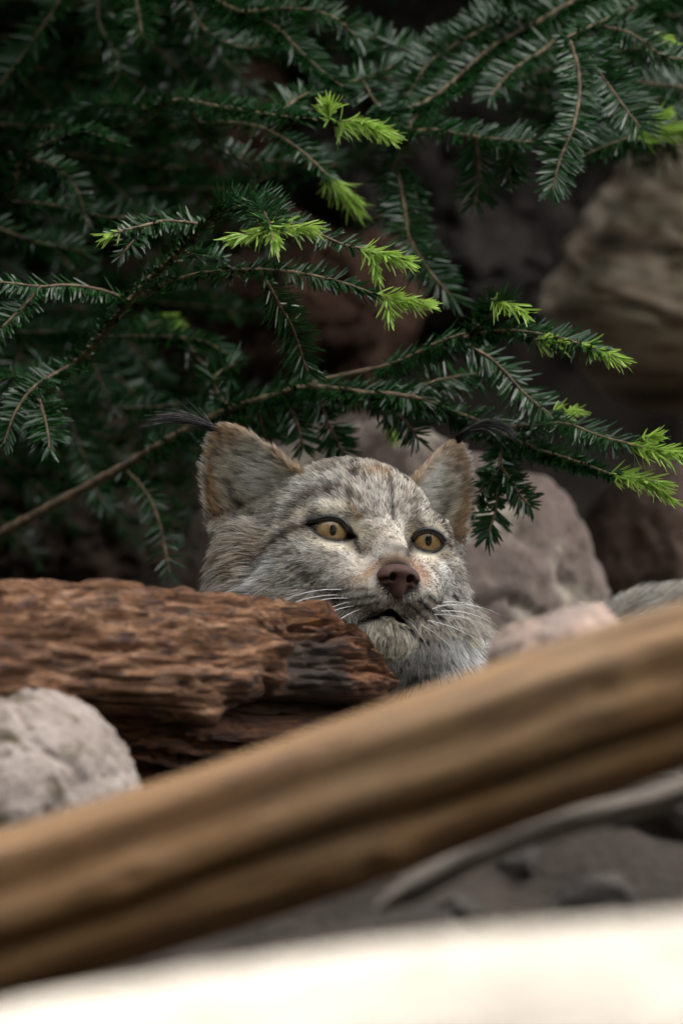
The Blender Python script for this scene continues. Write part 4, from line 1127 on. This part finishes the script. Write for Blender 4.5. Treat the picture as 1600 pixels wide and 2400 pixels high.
branch(fir1, T1, [
    dict(pts=[(-800, -300, 5.0), (-200, -200, 4.7), (300, -120, 4.5), (520, 8, 4.40), (640, 60, 4.36), (695, 112, 4.34), (760, 172, 4.32), (805, 205, 4.31)], r=(.006, .0012), start=.4, L=.022, dens=1800, ud=(-20, 50)),
    dict(pts=[(560, 30, 4.38), (690, 20, 4.36), (780, 40, 4.36), (840, 90, 4.36)], L=.020),
    dict(pts=[(300, -120, 4.5), (320, 0, 4.44), (333, 78, 4.40)], L=.019, up=(0, -.9, .4)),
    dict(pts=[(200, -140, 4.54), (140, 0, 4.5), (60, 120, 4.5), (0, 200, 4.5)], L=.018),
    dict(pts=[(420, -60, 4.46), (470, 60, 4.46), (560, 110, 4.46), (610, 108, 4.46)], L=.018),
    dict(pts=[(250, -130, 4.52), (230, 40, 4.5), (280, 150, 4.5), (260, 210, 4.5)], L=.018),
])
branch(fir1, T1, [
    dict(pts=[(-700, 900, 4.95), (-150, 800, 4.7), (150, 780, 4.55), (280, 790, 4.48), (400, 790, 4.44), (480, 802, 4.42), (545, 838, 4.40)], r=(.005, .0012), start=.4, L=.018),
    dict(pts=[(300, 790, 4.48), (360, 760, 4.55), (395, 745, 4.58)], L=.015, lime=[([(365, 735, 4.6), (400, 750, 4.6)], 60, .014, (18, 70))]),
    dict(pts=[(430, 795, 4.43), (470, 850, 4.44), (500, 900, 4.45)], L=.018), dict(pts=[(200, 785, 4.52), (230, 880, 4.5), (260, 950, 4.5)], L=.018),
    dict(pts=[(60, 785, 4.6), (30, 900, 4.58), (60, 990, 4.58)], L=.019),
    dict(pts=[(150, 950, 4.6), (240, 955, 4.5), (340, 955, 4.48), (440, 945, 4.46)], L=.016),
    dict(pts=[(0, 790, 4.62), (120, 900, 4.6), (150, 950, 4.6), (200, 1080, 4.6), (240, 1180, 4.58)], L=.018),
])
# F: second fir, upper right
branch(fir2, T2, [
    dict(pts=[(2350, -500, 5.2), (1800, -220, 4.8), (1370, -10, 4.50), (1260, 52, 4.46), (1150, 112, 4.42), (1060, 192, 4.38), (990, 242, 4.35), (900, 268, 4.32)], r=(.0055, .0014), start=.45, L=.020, dens=1600),
    dict(pts=[(1250, 58, 4.46), (1170, 52, 4.44), (1100, 86, 4.42), (1010, 142, 4.39), (950, 232, 4.36)], L=.022, dens=1700, ud=(10, 70)),
    dict(pts=[(1300, 95, 4.44), (1280, 112, 4.42), (1200, 166, 4.38), (1148, 226, 4.36)], L=.018),
    dict(pts=[(1110, 150, 4.4), (1040, 160, 4.4), (960, 120, 4.42), (880, 90, 4.44), (830, 100, 4.45)], L=.020),
    dict(pts=[(1010, 230, 4.36), (960, 300, 4.33), (1030, 305, 4.30), (1100, 318, 4.28), (1225, 332, 4.27), (1300, 330, 4.27)], L=.018, dens=1700),
    dict(pts=[(1115, 320, 4.28), (1122, 400, 4.29), (1113, 475, 4.30)], L=.020, up=(0, -.9, .3)),
    dict(pts=[(980, 305, 4.33), (930, 370, 4.36), (900, 440, 4.38)], L=.019), dict(pts=[(1200, 330, 4.27), (1190, 390, 4.3), (1200, 440, 4.3)], L=.019, up=(0, -.9, .3)),
    dict(pts=[(930, 400, 4.37), (950, 500, 4.34), (960, 560, 4.32), (1010, 640, 4.31), (1062, 700, 4.31)], L=.021, dens=1700),
    dict(pts=[(940, 470, 4.35), (905, 500, 4.36), (870, 520, 4.37)], L=.018, lime=[([(935, 470, 4.36), (945, 500, 4.36)], 40, .013)]),
])
branch(fir2, T2, [
    dict(pts=[(2300, -250, 5.1), (1800, -60, 4.7), (1560, 0, 4.5), (1440, 40, 4.38), (1330, 88, 4.26)], r=(.005, .0016), start=.4, L=.020),
    dict(pts=[(1330, 86, 4.26), (1352, 150, 4.24), (1357, 220, 4.22), (1342, 300, 4.20), (1312, 372, 4.19), (1294, 445, 4.18)], r=(.0016, .0009), L=.019, up=(0, -.95, .3), dens=1700, fan=(50, 75)),
    dict(pts=[(1345, 90, 4.27), (1400, 165, 4.25), (1450, 235, 4.23), (1500, 300, 4.22)], L=.024, up=(0, -.8, .6), dens=1800),
    dict(pts=[(1400, 60, 4.32), (1480, 80, 4.30), (1550, 130, 4.30), (1620, 140, 4.30)], L=.020, lime=[([(1530, 75, 4.32), (1560, 90, 4.32)], 50, .012), ([(1590, 135, 4.3), (1620, 150, 4.3)], 60, .013)]),
    dict(pts=[(1700, -40, 4.6), (1600, 38, 4.5), (1500, 5, 4.48), (1430, -10, 4.47)], L=.019),
    dict(pts=[(1700, 60, 4.6), (1660, 250, 4.45), (1580, 290, 4.38), (1480, 320, 4.34), (1400, 350, 4.33), (1300, 400, 4.33)], L=.020, dens=1700,
         lime=[([(1470, 320, 4.33), (1540, 305, 4.33), (1610, 300, 4.33)], 150, .016, (14, 58)), ([(1510, 280, 4.33), (1545, 268, 4.33)], 50, .013)]),
    dict(pts=[(1640, 210, 4.47), (1560, 200, 4.46), (1480, 190, 4.46)], L=.020),
])
# darker sprays deeper in the crowns
def fill(root, base, n, xr, yr, dr, seed, start):
    r = np.random.default_rng(seed)
    for g in range(n):
        x, y, d = r.uniform(*xr), r.uniform(*yr), r.uniform(*dr)
        x0 = start[0] + r.uniform(-60, 60); y0 = y + r.uniform(-160, 60) + start[1]
        main = [(x0, y0, d + .35), ((x0 * .5 + x * .5), (y0 + y) / 2 - 30, d + .16), (x, y, d)]
        sp = [dict(pts=main, r=(.0045, .001), start=.35, L=.020, dens=900, w=.002)]
        for k in range(5):
            f = r.uniform(.45, .98); bx = x0 + (x - x0) * f; by = y0 + (y - y0) * f - 15; bd = d + .35 * (1 - f)
            s = 1 if k % 2 else -1; ln_ = r.uniform(120, 230)
            sp.append(dict(pts=[(bx, by, bd), (bx + np.sign(x - x0) * ln_ * .5, by + s * ln_ * .35 + 20, bd - .02), (bx + np.sign(x - x0) * ln_ * .9, by + s * ln_ * .55 + 60, bd - .02)], L=.020, dens=1000, w=.002))
        branch(root, base, sp)
fill(fir1, T1, 16, (-50, 900), (-80, 420), (4.6, 5.1), 1, (-500, 60))
fill(fir1, T1, 14, (-50, 700), (400, 1150), (4.6, 5.1), 2, (-500, 60))
fill(fir2, T2, 12, (850, 1600), (-120, 330), (4.6, 5.05), 3, (2150, -120))

# unseen crowns added above the picture to shade lynx, logs and background
def shade_crown(root, base, cx, cy, n, seed, zr, rx, ry):
    r = np.random.default_rng(seed); nb = MB(); sb = MB()
    for k in range(n):
        z = r.uniform(*zr); q = np.array([cx + rx * r.uniform(-1, 1), cy + ry * r.uniform(-1, 1), z])
        a = base + np.array([.06, 0, z - base[2] + .25]); a[2] = min(a[2], base[2] + 4.3)
        pth = smooth_path([a, a * .5 + q * .5 + np.array([0, 0, .12]), q], .03); stem(sb, pth, .008, .002, 5)
        L_ = pth[len(pth) // 3:]; needles(nb, L_, 260, .05, .006)
        for j in range(9):
            i = r.integers(len(pth) // 3, len(pth) - 1); t = norm((pth[-1] - pth[0])[None])[0]
            s = np.cross(t, [0, 0, 1]) * (1 if j % 2 else -1)
            e = pth[i] + (t * .5 + s) * r.uniform(.15, .3) + np.array([0, 0, -.04])
            tw = smooth_path([pth[i], e], .02); stem(sb, tw, .003, .001, 4); needles(nb, tw, 420, .045, .006)
    sb.build('boughs', bark.m, root, base); q = nb.build('shade_needles', NM, root, base); q['kind'] = 'stuff'
shade_crown(fir1, T1, -0.55, 6.7, 110, 21, (1.5, 4.0), 1.15, 1.4)
shade_crown(fir1, T1, -0.55, 5.5, 55, 23, (.86, 1.4), 0.75, .75)  # low layers added to darken the boughs behind
shade_crown(fir1, T1, -0.62, 4.75, 30, 24, (.86, 1.15), .34, .34)
shade_crown(fir1, T1, -0.22, 4.72, 44, 25, (.90, 1.25), .36, .36)
shade_crown(fir2, T2, 1.25, 6.8, 130, 22, (1.9, 4.1), 1.2, 1.4)

# unseen conifers added round the clearing to cut sky light and sun
def conifer(x, y, h, r, seed):
    q = np.random.default_rng(seed); base = np.array([x, y, ground_h(np.array(x), np.array(y))])
    e = thing('fir_tree', base, 'tall unseen conifer added to block sky and sun', 'tree', 'added light blocking conifers')
    sb, nb = MB(), MB(); t = np.linspace(0, 1, 12)[:, None]; stem(sb, base + np.array([0, 0, h]) * t, .14, .02, 8); sb.build('trunk', dbark.m, e, base)
    n = 1500; z = q.random(n) ** 1.3; a = q.uniform(0, 2 * np.pi, n); rad = r * (1 - z) * q.uniform(.15, 1, n)
    p = base + np.stack([np.cos(a) * rad, np.sin(a) * rad, .3 + z * h], -1)
    d = norm(np.stack([np.cos(a), np.sin(a), -.35 + .3 * q.random(n)], -1) + .25 * q.normal(size=(n, 3)))
    blades(nb, p, d, norm(np.array([0, 0, 1]) + .3 * q.normal(size=(n, 3))), q.uniform(.4, .8, n), q.uniform(.12, .28, n), q.uniform(-.3, 0, n))
    o = nb.build('shade_crown', NM, e, base); o['kind'] = 'stuff'
for i, (x, y, h, r) in enumerate([(-5.2, 4.6, 5.5, 1.5), (-5.4, 2.0, 4.5, 1.5), (-4.9, -0.8, 6.5, 1.7), (-3.3, -3.0, 9.5, 2.0), (-1.1, -4.2, 8, 2.0), (1.2, -4.3, 6, 2.0),
                                  (3.3, -3.1, 9.5, 2.0), (4.9, -0.9, 6.5, 1.7), (5.5, 1.8, 4.5, 1.5), (-2.2, -6.3, 11, 2.1), (0.1, -6.6, 6.5, 2.1), (2.5, -6.3, 9, 2.1)]):
    conifer(x, y, h, r, 300 + i)
for i, (x, y) in enumerate([(-1.6, 8.0), (-0.6, 7.7), (0.4, 8.1), (1.3, 7.7), (2.2, 8.1), (3.1, 7.7), (4.0, 8.0)]):  # unseen row added at the back to stop sun flecks
    conifer(x, y, 3.7, 1.15, 340 + i)
